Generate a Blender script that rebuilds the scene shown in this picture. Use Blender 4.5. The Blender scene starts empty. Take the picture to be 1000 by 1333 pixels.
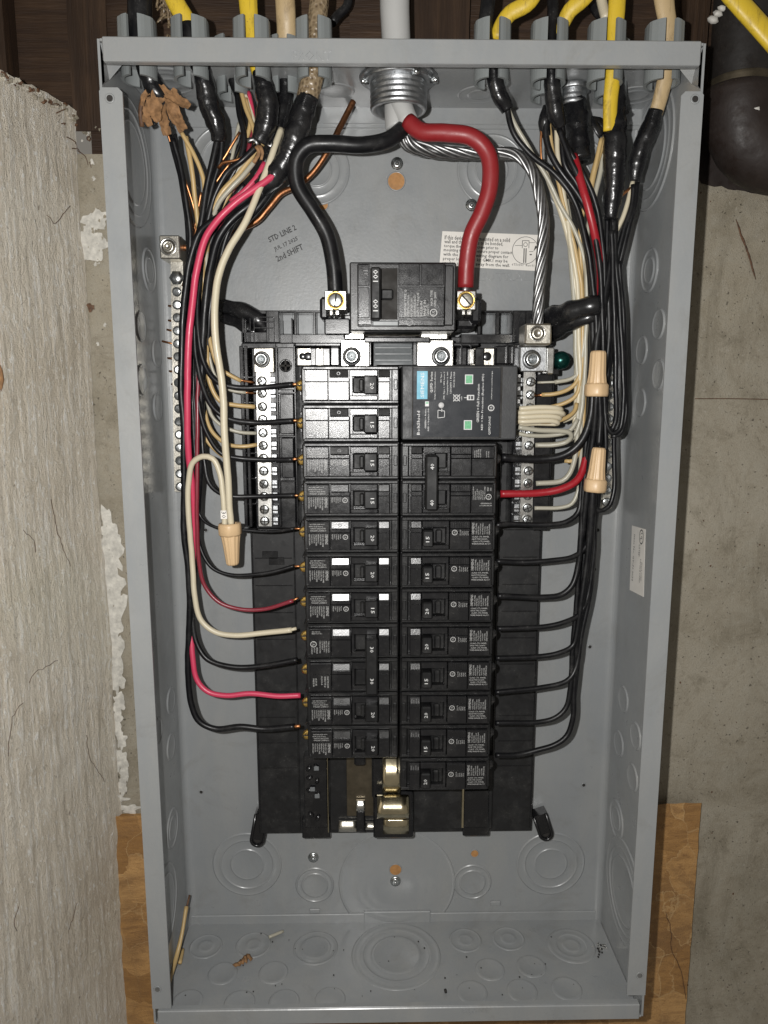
import bpy, bmesh, math, random
from mathutils import Vector, Matrix, noise
random.seed(7)
MM = 0.001
scene = bpy.context.scene
COL = scene.collection

# ------------------------------------------------------------------ camera
CX, CY, CZ = -19.80, -574.38, 125.86
PITCH, YAW, ROLL, F = 0.1616, 0.0171, -0.0002, 952.0
BW, BH, BD = 362.0, 664.0, 101.0            # enclosure width, height, depth in mm
_F = Vector((math.sin(YAW)*math.cos(PITCH), math.cos(YAW)*math.cos(PITCH), -math.sin(PITCH)))
_R = Vector((math.cos(YAW), -math.sin(YAW), 0))
_U = _R.cross(_F)
_R, _U = _R*math.cos(ROLL)+_U*math.sin(ROLL), _U*math.cos(ROLL)-_R*math.sin(ROLL)
cam_d = bpy.data.cameras.new("camera")
cam = bpy.data.objects.new("camera", cam_d)
COL.objects.link(cam)
cam_d.sensor_fit = 'VERTICAL'; cam_d.sensor_height = 36.0; cam_d.sensor_width = 27.0
cam_d.lens = F/1333.0*36.0
cam_d.clip_start = 0.02; cam_d.clip_end = 50
cam.matrix_world = Matrix(((_R.x, _U.x, -_F.x, CX*MM), (_R.y, _U.y, -_F.y, CY*MM), (_R.z, _U.z, -_F.z, CZ*MM), (0, 0, 0, 1)))
scene.camera = cam

# ------------------------------------------------------------------ world and lamps
world = bpy.data.worlds.new("World"); scene.world = world; world.use_nodes = True
bg = world.node_tree.nodes['Background']
bg.inputs[0].default_value = (1.0, 0.93, 0.82, 1); bg.inputs[1].default_value = 0.18
fl = bpy.data.lights.new("camera_flash", 'POINT')
fl.energy = 12.0; fl.shadow_soft_size = 0.0035; fl.color = (1.0, 0.985, 0.96)
flo = bpy.data.objects.new("camera_flash", fl); COL.objects.link(flo)
flo.location = ((CX-33)*MM, (CY+2)*MM, (CZ+14)*MM)
scene.view_settings.view_transform = 'Standard'; scene.view_settings.look = 'None'
scene.view_settings.exposure = 0.0; scene.view_settings.gamma = 1.0
scene.render.resolution_x = 768; scene.render.resolution_y = 1024
scene.render.engine = 'CYCLES'
scene.cycles.sample_clamp_indirect = 2.0
scene.cycles.max_bounces = 6

# ------------------------------------------------------------------ measuring helpers (mm; h = height above the enclosure's back)
C0 = Vector((CX, CY, CZ))
def ray(px, py): return _F + _R*((px-500)/F) - _U*((py-666.5)/F)
def at(px, py, h):
    d = ray(px, py); return C0 + d*((-h-C0.y)/d.y)
def atx(px, py, x):
    d = ray(px, py); return C0 + d*((x-C0.x)/d.x)
def atz(px, py, z):
    d = ray(px, py); return C0 + d*((z-C0.z)/d.z)
V = Vector

# ------------------------------------------------------------------ materials
def nt(name):
    m = bpy.data.materials.new(name); m.use_nodes = True
    t = m.node_tree; b = t.nodes['Principled BSDF']; return m, t, b
def L(t, a, b): t.links.new(a, b)
def texco(t, scale=(1, 1, 1)):
    c = t.nodes.new('ShaderNodeTexCoord'); mp = t.nodes.new('ShaderNodeMapping')
    mp.inputs['Scale'].default_value = scale; L(t, c.outputs['Object'], mp.inputs[0]); return mp.outputs[0]
def noise_(t, vec, scale, detail=4, rough=.55, dist=0):
    n = t.nodes.new('ShaderNodeTexNoise'); n.inputs['Scale'].default_value = scale; n.inputs['Detail'].default_value = detail
    n.inputs['Roughness'].default_value = rough; n.inputs['Distortion'].default_value = dist; L(t, vec, n.inputs['Vector']); return n.outputs['Fac']
def ramp(t, fac, stops):
    r = t.nodes.new('ShaderNodeValToRGB'); e = r.color_ramp.elements
    while len(e) < len(stops): e.new(0.5)
    for i, (p, c) in enumerate(stops):
        e[i].position = p; e[i].color = (c[0], c[1], c[2], 1) if not isinstance(c, (int, float)) else (c, c, c, 1)
    L(t, fac, r.inputs[0]); return r.outputs[0]
def mix(t, fac, a, b):
    m = t.nodes.new('ShaderNodeMix'); m.data_type = 'RGBA'
    if isinstance(fac, float): m.inputs[0].default_value = fac
    else: L(t, fac, m.inputs[0])
    for i, x in ((6, a), (7, b)):
        if isinstance(x, tuple): m.inputs[i].default_value = (*x, 1)
        else: L(t, x, m.inputs[i])
    return m.outputs[2]
def mul(t, a, b, op='MULTIPLY'):
    m = t.nodes.new('ShaderNodeMath'); m.operation = op
    for i, x in ((0, a), (1, b)):
        if isinstance(x, (int, float)): m.inputs[i].default_value = x
        else: L(t, x, m.inputs[i])
    return m.outputs[0]
def bump(t, b, height, strength=.3, dist=.001):
    n = t.nodes.new('ShaderNodeBump'); n.inputs['Strength'].default_value = strength; n.inputs['Distance'].default_value = dist
    L(t, height, n.inputs['Height']); L(t, n.outputs[0], b.inputs['Normal'])

def plain(name, c, rough=.5, metal=0., var=.15, scale=300., bmp=0., bscale=900., spec=.5, coat=0.):
    """coloured surface with slight mottling of colour and gloss and fine relief"""
    m, t, b = nt(name); v = texco(t)
    n = noise_(t, v, scale)
    lo = tuple(x*(1-var) for x in c); hi = tuple(min(1, x*(1+var)) for x in c)
    L(t, ramp(t, n, [(.3, lo), (.7, hi)]), b.inputs['Base Color'])
    L(t, ramp(t, noise_(t, v, scale*.37, 5), [(.3, max(.03, rough*.8)), (.7, min(1, rough*1.2))]), b.inputs['Roughness'])
    b.inputs['Metallic'].default_value = metal
    b.inputs['Specular IOR Level'].default_value = spec
    if coat: b.inputs['Coat Weight'].default_value = coat; b.inputs['Coat Roughness'].default_value = .12
    if bmp: bump(t, b, noise_(t, v, bscale, 3), bmp, .0004)
    return m

def dusty(name, c, rough, dust=(.35, .34, .32), amount=.5, spec=.5, coat=0, bmp=.1, bscale=1500, stain=None):
    """plastic with specks and smears of dust"""
    m, t, b = nt(name); v = texco(t)
    sp = ramp(t, noise_(t, v, 900, 3, .7), [(.60, 0.), (.74, 1.)])
    sm = ramp(t, noise_(t, v, 70, 5, .65), [(.48, 0.), (.72, 1.)])
    f = mul(t, mul(t, sp, sm, 'MULTIPLY'), amount); f2 = mul(t, sm, amount*.12); f = mul(t, f, f2, 'ADD')
    cc = mix(t, f, c, dust)
    if stain:
        cc = mix(t, ramp(t, noise_(t, texco(t, (1, 1, .35)), 130, 6, .75, .6), [(.54, 0.), (.68, .85)]), cc, stain)
        cc = mix(t, ramp(t, noise_(t, texco(t, (1, 1, .06)), 420, 3, .6), [(.56, 0.), (.66, .5)]), cc, stain)
    L(t, cc, b.inputs['Base Color'])
    L(t, ramp(t, noise_(t, v, 120, 5, .7), [(.3, rough*.75), (.7, rough*1.35)]), b.inputs['Roughness'])
    b.inputs['Specular IOR Level'].default_value = spec
    if coat: b.inputs['Coat Weight'].default_value = coat; b.inputs['Coat Roughness'].default_value = .1
    bump(t, b, noise_(t, v, bscale, 3), bmp, .0003)
    return m

M = {}
def mk_paint():
    m, t, b = nt('grey_enamel'); v = texco(t)
    big = noise_(t, v, 9, 6, .6); dust = ramp(t, noise_(t, v, 420, 4, .7), [(.60, 0.), (.76, 1.)])
    smear = ramp(t, noise_(t, texco(t, (1, 1, .25)), 38, 6, .7), [(.42, 0.), (.8, 1.)])
    base = ramp(t, big, [(.3, (.232, .243, .250)), (.7, (.268, .278, .282))])
    c1 = mix(t, mul(t, smear, .30), base, (.36, .345, .31))
    c1 = mix(t, mul(t, dust, .30), c1, (.33, .30, .25))
    scr = ramp(t, noise_(t, texco(t, (.10, 1, 1.6)), 260, 3, .7, .5), [(.70, 0.), (.73, 1.)]); spot = ramp(t, noise_(t, v, 13, 4, .6), [(.52, 0.), (.62, 1.)])
    c1 = mix(t, mul(t, mul(t, scr, spot), .35), c1, (.42, .42, .40))
    grime = ramp(t, noise_(t, v, 22, 7, .75, .8), [(.55, 0.), (.75, .35)])
    L(t, mix(t, grime, c1, (.15, .14, .12)), b.inputs['Base Color'])
    L(t, ramp(t, noise_(t, v, 40, 6, .75), [(.3, .24), (.7, .50)]), b.inputs['Roughness'])
    b.inputs['Coat Weight'].default_value = .45; b.inputs['Coat Roughness'].default_value = .22
    bump(t, b, mul(t, noise_(t, v, 420, 2), mul(t, noise_(t, v, 14, 3), 3.2), 'ADD'), .14, .0007)
    return m
M['paint'] = mk_paint()
def mk_concrete():
    m, t, b = nt('bare_concrete'); v = texco(t)
    n1 = noise_(t, v, 7, 9, .7, .6); n2 = noise_(t, v, 38, 9, .78, .5); fine = noise_(t, v, 800, 5, .8); grit = noise_(t, v, 300, 3, .7)
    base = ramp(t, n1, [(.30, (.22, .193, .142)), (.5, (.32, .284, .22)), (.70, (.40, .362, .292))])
    # pour line: a warmer, paler lift above it
    sep = t.nodes.new('ShaderNodeSeparateXYZ'); L(t, v, sep.inputs[0])
    band = ramp(t, mul(t, mul(t, sep.outputs['Z'], mul(t, n1, .03), 'ADD'), 1.0, 'MULTIPLY'), [(.190, 0.), (.200, 1.)])
    c = mix(t, mul(t, band, .35), base, (.36, .315, .235))
    c = mix(t, ramp(t, n2, [(.46, 0.), (.66, .6)]), c, (.37, .345, .285))
    c = mix(t, ramp(t, n2, [(.32, .65), (.46, 0.)]), c, (.16, .14, .10))
    pits = ramp(t, noise_(t, v, 330, 3, .6), [(.66, 0.), (.72, 1.)])
    c = mix(t, mul(t, pits, .7), c, (.12, .105, .08))
    c = mix(t, ramp(t, noise_(t, texco(t, (1, 1, .4)), 14, 8, .8, 1.5), [(.52, 0.), (.70, .65)]), c, (.19, .165, .12))
    c = mix(t, ramp(t, fine, [(.52, 0.), (.74, .55)]), c, (.14, .125, .10))
    c = mix(t, ramp(t, grit, [(.60, 0.), (.70, .5)]), c, (.42, .39, .33))
    L(t, c, b.inputs['Base Color']); b.inputs['Roughness'].default_value = .85
    b.inputs['Specular IOR Level'].default_value = .3
    h = mul(t, mul(t, n2, .9), mul(t, mul(t, fine, .5), mul(t, pits, -1.2), 'ADD'), 'ADD'); bump(t, b, h, .8, .002)
    return m
M['concrete'] = mk_concrete()
def mk_formed():
    m, t, b = nt('brushed_concrete'); v = texco(t)
    line = noise_(t, texco(t, (1, 1, .05)), 330, 4, .7); fleck = noise_(t, texco(t, (1, 1, .5)), 330, 4, .7, .3); fleck2 = noise_(t, texco(t, (1, 1, .6)), 210, 5, .75, .5)
    n1 = noise_(t, v, 9, 7, .65, .5); gr = noise_(t, v, 900, 4, .8); mid = noise_(t, texco(t, (1, 1, .7)), 55, 8, .75, .4)
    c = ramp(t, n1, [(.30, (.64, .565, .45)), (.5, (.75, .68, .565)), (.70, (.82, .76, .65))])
    c = mix(t, ramp(t, line, [(.34, .35), (.46, 0.)]), c, (.48, .42, .33))
    c = mix(t, ramp(t, line, [(.54, 0.), (.62, .55)]), c, (.92, .90, .85))
    c = mix(t, ramp(t, mid, [(.55, 0.), (.68, .45)]), c, (.40, .355, .285))
    c = mix(t, ramp(t, fleck, [(.57, 0.), (.65, .8)]), c, (.95, .94, .90))
    c = mix(t, ramp(t, fleck2, [(.60, 0.), (.66, .55)]), c, (.34, .285, .215))
    c = mix(t, ramp(t, gr, [(.56, 0.), (.68, .35)]), c, (.34, .30, .25))
    sp = ramp(t, noise_(t, texco(t, (1, 1, .6)), 80, 5, .75, .9), [(.65, 0.), (.69, 1.)])
    c = mix(t, mul(t, sp, .75), c, (.19, .145, .10))
    gy = ramp(t, noise_(t, v, 5, 3, .5), [(.53, 0.), (.7, .35)])
    c = mix(t, gy, c, (.54, .52, .37))
    L(t, c, b.inputs['Base Color']); b.inputs['Roughness'].default_value = .55
    b.inputs['Specular IOR Level'].default_value = .5
    bump(t, b, mul(t, mul(t, line, .7), mul(t, mul(t, fleck, 1.1), mul(t, gr, mid, 'ADD'), 'ADD'), 'ADD'), .9, .0024)
    return m
M['formed'] = mk_formed()
def mk_wood(name, dark, mid, light, zdir=True, sc=1., rough=.6, bm=.5):
    m, t, b = nt(name); s = (1, 1, .07) if zdir else (.07, 1, 1)
    v = texco(t, s); n = noise_(t, v, 150*sc, 6, .65, .6); n2 = noise_(t, texco(t), 18*sc, 5, .6); fine = noise_(t, v, 900*sc, 3)
    c = ramp(t, n, [(.3, dark), (.5, mid), (.72, light)])
    c = mix(t, ramp(t, n2, [(.42, 0.), (.7, .7)]), c, dark)
    L(t, c, b.inputs['Base Color']); b.inputs['Roughness'].default_value = rough; b.inputs['Specular IOR Level'].default_value = .3
    bump(t, b, mul(t, n, fine, 'ADD'), bm, .001)
    return m
M['joist'] = mk_wood('old_brown_wood', (.022, .012, .007), (.036, .020, .011), (.062, .035, .019))
M['joist_across'] = mk_wood('old_sill_wood', (.024, .013, .008), (.040, .022, .012), (.07, .04, .022), False)
def mk_ply():
    m, t, b = nt('amber_chipboard'); v = texco(t)
    nn = t.nodes.new('ShaderNodeTexNoise'); nn.inputs['Scale'].default_value = 45; nn.inputs['Detail'].default_value = 5; L(t, v, nn.inputs['Vector'])
    av = t.nodes.new('ShaderNodeVectorMath'); av.operation = 'MULTIPLY_ADD'; L(t, nn.outputs['Color'], av.inputs[0]); av.inputs[1].default_value = (.02, .02, .012); L(t, texco(t, (1, 1, .7)), av.inputs[2])
    vo = t.nodes.new('ShaderNodeTexVoronoi'); vo.inputs['Scale'].default_value = 42; L(t, av.outputs[0], vo.inputs['Vector'])
    ve = t.nodes.new('ShaderNodeTexVoronoi'); ve.feature = 'DISTANCE_TO_EDGE'; ve.inputs['Scale'].default_value = 42; L(t, av.outputs[0], ve.inputs['Vector'])
    sc = t.nodes.new('ShaderNodeSeparateColor'); L(t, vo.outputs['Color'], sc.inputs[0])
    grain = noise_(t, texco(t, (.3, 1, 1)), 160, 7, .75, 1); blot = noise_(t, v, 9, 8, .72, 1); fine = noise_(t, v, 700, 4, .8)
    c = ramp(t, sc.outputs[0], [(.0, (.30, .155, .048)), (.5, (.42, .225, .075)), (1., (.52, .30, .115))])
    c = mix(t, ramp(t, grain, [(.45, 0.), (.68, .7)]), c, (.20, .10, .035))
    c = mix(t, ramp(t, grain, [(.30, .5), (.42, 0.)]), c, (.56, .36, .16))
    c = mix(t, ramp(t, blot, [(.46, 0.), (.66, .75)]), c, (.19, .105, .045))
    edge = ramp(t, ve.outputs['Distance'], [(.0, .6), (.035, 0.)])
    c = mix(t, mul(t, edge, ramp(t, sc.outputs[1], [(.4, 0.), (.8, 1.)])), c, (.58, .40, .20))
    c = mix(t, ramp(t, fine, [(.55, 0.), (.72, .6)]), c, (.12, .06, .025))
    L(t, c, b.inputs['Base Color']); b.inputs['Roughness'].default_value = .5
    bump(t, b, mul(t, mul(t, sc.outputs[2], .7), mul(t, grain, fine, 'ADD'), 'ADD'), .6, .0014)
    return m
M['ply'] = mk_ply()
M['black_plastic'] = dusty('black_moulded_plastic', (.008, .008, .009), .24, spec=.5, coat=.15, amount=.3)
M['black_flat'] = dusty('matt_black_plastic', (.009, .009, .0095), .50, spec=.45, amount=.35)
M['breaker'] = dusty('breaker_phenolic', (.010, .010, .0105), .32, spec=.55, amount=.4, bmp=.22)
M['breaker_face'] = dusty('breaker_label_face', (.010, .010, .011), .22, spec=.55, amount=.3, bmp=.2, bscale=2600)
M['module'] = dusty('dark_grey_module', (.026, .027, .029), .46, spec=.4, amount=.3, bmp=.3)
M['module_label'] = dusty('module_label_film', (.010, .012, .016), .42, spec=.22, amount=.2)
M['toggle'] = dusty('toggle_black', (.007, .007, .0075), .50, spec=.32, amount=.3)
M['facet'] = plain('glossy_black_facet', (.012, .012, .012), .30, 0, .3, 400, .12, 1200, spec=.8)
M['tape'] = dusty('black_vinyl_tape', (.007, .007, .008), .27, spec=.5, coat=.12, amount=.3, bmp=.7, bscale=420)
M['ins_black'] = dusty('black_insulation', (.006, .006, .007), .36, spec=.32, amount=.35)
M['ins_white'] = dusty('ivory_insulation', (.56, .50, .37), .36, dust=(.3, .25, .17), amount=.5)
M['ins_grey'] = dusty('grey_white_insulation', (.38, .36, .29), .36, dust=(.25, .22, .17), amount=.5)
M['ins_tan'] = dusty('yellowed_insulation', (.47, .33, .145), .38, dust=(.25, .17, .09), amount=.6)
M['ins_red'] = dusty('red_insulation', (.30, .010, .018), .36, dust=(.15, .03, .03), amount=.4)
M['ins_service'] = dusty('dark_red_insulation', (.23, .013, .016), .42, dust=(.25, .1, .09), amount=.35)
M['ins_pink'] = dusty('rose_insulation', (.54, .045, .10), .38, dust=(.3, .1, .1), amount=.4)
M['ins_maroon'] = dusty('maroon_insulation', (.20, .022, .035), .3, dust=(.15, .05, .05), amount=.5)
M['yellow'] = dusty('yellow_sheath', (.62, .43, .03), .42, dust=(.12, .08, .03), amount=1.3, stain=(.30, .20, .02))
M['beige'] = dusty('beige_sheath', (.46, .34, .185), .45, dust=(.16, .11, .06), amount=1.3, stain=(.27, .19, .10))
M['grey_sheath'] = dusty('grey_cable_sheath', (.42, .42, .41), .42, dust=(.2, .18, .15), amount=.6)
M['clamp'] = dusty('grey_clamp_plastic', (.20, .215, .215), .45, dust=(.3, .3, .28), amount=.4)
M['nut'] = dusty('tan_wire_nut_plastic', (.60, .42, .24), .42, dust=(.4, .28, .16), amount=.4)
M['copper'] = plain('aged_copper', (.34, .15, .07), .46, 1., .35, 260, .3, 700)
M['copper_thin'] = plain('bare_copper', (.55, .25, .11), .42, 1., .2, 500)
M['alu'] = plain('aluminium_strand', (.29, .29, .29), .40, 1., .12, 500)
M['zinc'] = plain('zinc_plated_steel', (.60, .62, .62), .26, 1., .15, 500, .15)
M['zinc_rough'] = plain('cast_zinc', (.42, .43, .44), .42, 1., .25, 200, .35, 900)
M['tin'] = plain('tin_plated_bar', (.66, .65, .62), .28, 1., .15, 160, .2)
M['tin_dull'] = plain('tin_plated_lug', (.62, .59, .52), .36, 1., .2, 260, .3)
M['bus'] = plain('plated_bus_metal', (.66, .58, .40), .20, 1., .2, 90, .15, 300)
M['brass'] = plain('brass_screw_metal', (.80, .54, .17), .34, 1., .3, 600, .2)
M['green'] = plain('green_bonding_screw', (.006, .05, .042), .26, .7, .3, 400)
M['paper'] = plain('label_paper', (.74, .71, .66), .45, 0, .06, 60)
M['kraft'] = plain('kraft_filler_paper', (.25, .135, .06), .85, 0, .4, 320, .5, 500)
M['ink_white'] = plain('pale_print', (.44, .44, .43), .5, 0, .15, 900)
M['ink_number'] = plain('number_print', (.66, .66, .65), .5, 0, .1, 900)
M['ink_faint'] = plain('faint_print', (.24, .24, .24), .5, 0, .2, 900)
M['ink_black'] = plain('black_print', (.02, .02, .02), .5, 0, .1, 900)
M['teal'] = plain('teal_print', (.09, .34, .46), .45, 0, .1, 300)
M['led_green'] = plain('green_window', (.10, .34, .17), .35, 0, .25, 900)
M['pale_grey'] = plain('pale_grey_plastic', (.56, .56, .56), .4, 0, .1, 600)
M['ribbed_grey'] = plain('clear_grey_plastic', (.16, .17, .175), .32, 0, .1, 500)
M['hole'] = plain('hole_dark', (.02, .018, .016), .8)
M['iron'] = dusty('black_iron', (.012, .010, .009), .5, dust=(.10, .08, .065), amount=.5, bmp=.5, bscale=300)
M['elbow'] = dusty('rusty_iron', (.016, .010, .008), .6, dust=(.08, .05, .035), amount=.6, bmp=.7, bscale=260)
M['putty'] = plain('dried_putty', (.55, .53, .49), .6, 0, .25, 90, .5, 300)
M['whitepaint'] = plain('flaking_white_paint', (.54, .52, .47), .7, 0, .25, 220, .8, 400)
M['woodhole'] = plain('plywood_seen_through_hole', (.40, .20, .07), .7, 0, .2, 300)
M['fibre'] = plain('brown_fibre', (.10, .05, .025), .7, 0, .5, 300, .5, 600)
def mk_braid():
    m, t, b = nt('braided_cable_jacket'); v = texco(t)
    w = t.nodes.new('ShaderNodeTexVoronoi'); w.inputs['Scale'].default_value = 420; L(t, v, w.inputs['Vector'])
    L(t, ramp(t, w.outputs['Distance'], [(.1, (.10, .065, .035)), (.6, (.24, .18, .11))]), b.inputs['Base Color'])
    b.inputs['Roughness'].default_value = .3; bump(t, b, w.outputs['Distance'], .9, .001); return m
M['braid'] = mk_braid()

# ------------------------------------------------------------------ object helpers
ORG = {}
def setp(o, label=None, cat=None, group=None, kind=None):
    if label: o['label'] = label
    if cat: o['category'] = cat
    if group: o['group'] = group
    if kind: o['kind'] = kind
    return o
def thing(name, label, cat, base, group=None):
    o = bpy.data.objects.new(name, None); COL.objects.link(o); o.empty_display_size = .01
    o.location = V(base)*MM; ORG[o.name] = V(base)
    return setp(o, label, cat, group)

class MB:
    """mesh builder in mm"""
    def __init__(s): s.v = []; s.f = []; s.sm = []; s.st = []
    def add(s, vs, fs, smooth=False):
        n = len(s.v); s.st.append(n); s.v += [V(x) for x in vs]; s.f += [tuple(i+n for i in f) for f in fs]; s.sm += [smooth]*len(fs); return s
    def box(s, a, b, bev=0.35):
        x0, x1 = sorted((a[0], b[0])); y0, y1 = sorted((a[1], b[1])); z0, z1 = sorted((a[2], b[2]))
        e = min(bev, (x1-x0)*.3, (y1-y0)*.3, (z1-z0)*.3)
        if e < .02:
            vs = [(x, y, z) for z in (z0, z1) for y in (y0, y1) for x in (x0, x1)]
            return s.add(vs, [(0, 2, 3, 1), (4, 5, 7, 6), (0, 1, 5, 4), (2, 6, 7, 3), (0, 4, 6, 2), (1, 3, 7, 5)])
        X = (x0, x1); Y = (y0, y1); Z = (z0, z1); vs = []; idx = {}
        for i in (0, 1):
            for j in (0, 1):
                for k in (0, 1):
                    sx, sy, sz = (1, -1)[i], (1, -1)[j], (1, -1)[k]
                    for ax in range(3):
                        p = [X[i]+sx*e, Y[j]+sy*e, Z[k]+sz*e]; p[ax] = (X[i], Y[j], Z[k])[ax]
                        idx[i, j, k, ax] = len(vs); vs.append(p)
        fs = []
        g = lambda i, j, k, ax: idx[i, j, k, ax]
        for q in (0, 1):
            f = [g(q, 0, 0, 0), g(q, 1, 0, 0), g(q, 1, 1, 0), g(q, 0, 1, 0)]; fs.append(f if q else f[::-1])
            f = [g(0, q, 0, 1), g(0, q, 1, 1), g(1, q, 1, 1), g(1, q, 0, 1)]; fs.append(f if q else f[::-1])
            f = [g(0, 0, q, 2), g(1, 0, q, 2), g(1, 1, q, 2), g(0, 1, q, 2)]; fs.append(f if q else f[::-1])
        for a_ in (0, 1):
            for b_ in (0, 1):
                f = [g(a_, b_, 0, 0), g(a_, b_, 1, 0), g(a_, b_, 1, 1), g(a_, b_, 0, 1)]; fs.append(f if a_ != b_ else f[::-1])
                f = [g(0, a_, b_, 1), g(1, a_, b_, 1), g(1, a_, b_, 2), g(0, a_, b_, 2)]; fs.append(f if a_ != b_ else f[::-1])
                f = [g(a_, 0, b_, 0), g(a_, 1, b_, 0), g(a_, 1, b_, 2), g(a_, 0, b_, 2)]; fs.append(f[::-1] if a_ != b_ else f)
        for i in (0, 1):
            for j in (0, 1):
                for k in (0, 1):
                    f = [g(i, j, k, 0), g(i, j, k, 1), g(i, j, k, 2)]; fs.append(f if (i+j+k) % 2 == 1 else f[::-1])
        return s.add(vs, fs)
    def lathe(s, prof, org, axis, seg=28, fn=None, smooth=True):
        """prof: list of (radius, height along axis)"""
        ax = V(axis).normalized(); t = V((0, 0, 1)) if abs(ax.z) < .9 else V((1, 0, 0))
        u = ax.cross(t).normalized(); w = ax.cross(u); o = V(org); vs = []; fs = []
        for (r, h) in prof:
            for k in range(seg):
                a = 2*math.pi*k/seg; rr = r*(fn(a, h) if fn else 1); vs.append(o+ax*h+(u*math.cos(a)+w*math.sin(a))*rr)
        for i in range(len(prof)-1):
            for k in range(seg):
                a, b_ = i*seg+k, i*seg+(k+1) % seg; fs.append((a, b_, b_+seg, a+seg))
        if prof[-1][0] > .01: fs.append(tuple((len(prof)-1)*seg+k for k in range(seg)))
        if prof[0][0] > .01 and abs(prof[0][1]-prof[1][1]) > .02: fs.append(tuple(seg-1-k for k in range(seg)))
        return s.add(vs, fs, smooth)
    def sweep(s, pts, rad, sides=10, smooth=True, sq=None, mod=None):
        n = len(pts); R = rad if isinstance(rad, list) else [rad]*n
        T = [(pts[min(i+1, n-1)]-pts[max(i-1, 0)]).normalized() for i in range(n)]
        up = V((0, -1, 0)); N = (up-T[0]*up.dot(T[0]))
        if N.length < .1: N = V((1, 0, 0))
        N.normalize(); vs = []
        for i in range(n):
            N = N-T[i]*N.dot(T[i]); N.normalize(); B = T[i].cross(N)
            for k in range(sides):
                a = 2*math.pi*k/sides; r = R[i]*(mod(i, a) if mod else 1)
                vs.append(pts[i]+(N*math.cos(a)*(sq or 1)+B*math.sin(a))*r)
        fs = []
        for i in range(n-1):
            for k in range(sides):
                a, b_ = i*sides+k, i*sides+(k+1) % sides; fs.append((a, a+sides, b_+sides, b_))
        fs.append(tuple(range(sides))); fs.append(tuple((n-1)*sides+k for k in reversed(range(sides))))
        return s.add(vs, fs, smooth)
    def grid(s, P, nu, nv, smooth=True):
        vs = [P(i/nu, j/nv) for j in range(nv+1) for i in range(nu+1)]
        fs = [(j*(nu+1)+i, j*(nu+1)+i+1, (j+1)*(nu+1)+i+1, (j+1)*(nu+1)+i) for j in range(nv) for i in range(nu)]
        return s.add(vs, fs, smooth)
    def extr(s, poly, h0, h1):
        """poly of (x, z) extruded from height h0 to h1 towards the viewer"""
        n = len(poly); vs = [(x, -h0, z) for x, z in poly]+[(x, -h1, z) for x, z in poly]
        fs = [tuple(range(n, 2*n)), tuple(reversed(range(n)))]+[(i, (i+1) % n, (i+1) % n+n, i+n) for i in range(n)]
        return s.add(vs, fs)
    def mesh(s, name, org=V((0, 0, 0))):
        me = bpy.data.meshes.new(name)
        me.from_pydata([((p-org)*MM)[:] for p in s.v], [], s.f)
        me.polygons.foreach_set('use_smooth', s.sm)
        bm = bmesh.new(); bm.from_mesh(me); bmesh.ops.recalc_face_normals(bm, faces=bm.faces); bm.to_mesh(me); bm.free()
        me.update(); return me
    def part_each(s, name, mat, parent):
        """every shape that was added becomes a part of its own"""
        st = s.st+[len(s.v)]; out = []
        for a, b in zip(st, st[1:]):
            m = MB(); m.v = s.v[a:b]; idx = [i for i, f in enumerate(s.f) if a <= f[0] < b]
            m.f = [tuple(j-a for j in s.f[i]) for i in idx]; m.sm = [s.sm[i] for i in idx]; out.append(m.part(name, mat, parent))
        return out
    def part(s, name, mat, parent, label=None):
        o = bpy.data.objects.new(name, s.mesh(name, ORG[parent.name])); COL.objects.link(o); o.parent = parent
        ORG[o.name] = ORG[parent.name]; o.data.materials.append(M[mat])
        if label: o['label'] = label
        return o
    def top(s, name, mat, label, cat=None, group=None, kind=None, org=None):
        org = V(org) if org else sum(s.v, V((0, 0, 0)))/len(s.v)
        o = bpy.data.objects.new(name, s.mesh(name, org)); COL.objects.link(o); o.location = org*MM; ORG[o.name] = org
        o.data.materials.append(M[mat]); return setp(o, label, cat, group, kind)
def inst(name, me, parent, loc, rot=None):
    """place shared mesh data; loc in world mm"""
    o = bpy.data.objects.new(name, me); COL.objects.link(o); o.parent = parent
    o.location = (V(loc)-ORG[parent.name])*MM
    if rot: o.rotation_euler = rot
    ORG[o.name] = V(loc); return o
def shared(mb, mat, name):
    me = mb.mesh(name); me.materials.append(M[mat]); return me

def spline(P, step=2.5):
    P = [V(p) for p in P]; out = []
    Q = [P[0]*2-P[1]]+P+[P[-1]*2-P[-2]]
    for i in range(1, len(Q)-2):
        p0, p1, p2, p3 = Q[i-1:i+3]; n = max(2, int((p2-p1).length/step))
        t0 = 0; t1 = t0+max(.1, (p1-p0).length)**.5; t2 = t1+max(.1, (p2-p1).length)**.5; t3 = t2+max(.1, (p3-p2).length)**.5
        for k in range(n):
            t = t1+(t2-t1)*k/n
            a1 = p0*((t1-t)/(t1-t0))+p1*((t-t0)/(t1-t0)); a2 = p1*((t2-t)/(t2-t1))+p2*((t-t1)/(t2-t1)); a3 = p2*((t3-t)/(t3-t2))+p3*((t-t2)/(t3-t2))
            b1 = a1*((t2-t)/(t2-t0))+a2*((t-t0)/(t2-t0)); b2 = a2*((t3-t)/(t3-t1))+a3*((t-t1)/(t3-t1))
            out.append(b1*((t2-t)/(t2-t1))+b2*((t-t1)/(t2-t1)))
    out.append(P[-1]); return out
def lerp_r(rs, n):
    if not isinstance(rs, (list, tuple)): return [rs]*n
    o = []
    for i in range(n):
        t = i/(n-1)*(len(rs)-1); k = min(int(t), len(rs)-2); o.append(rs[k]+(rs[k+1]-rs[k])*(t-k))
    return o
def pxs(P): return [at(*p) for p in P]
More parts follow.
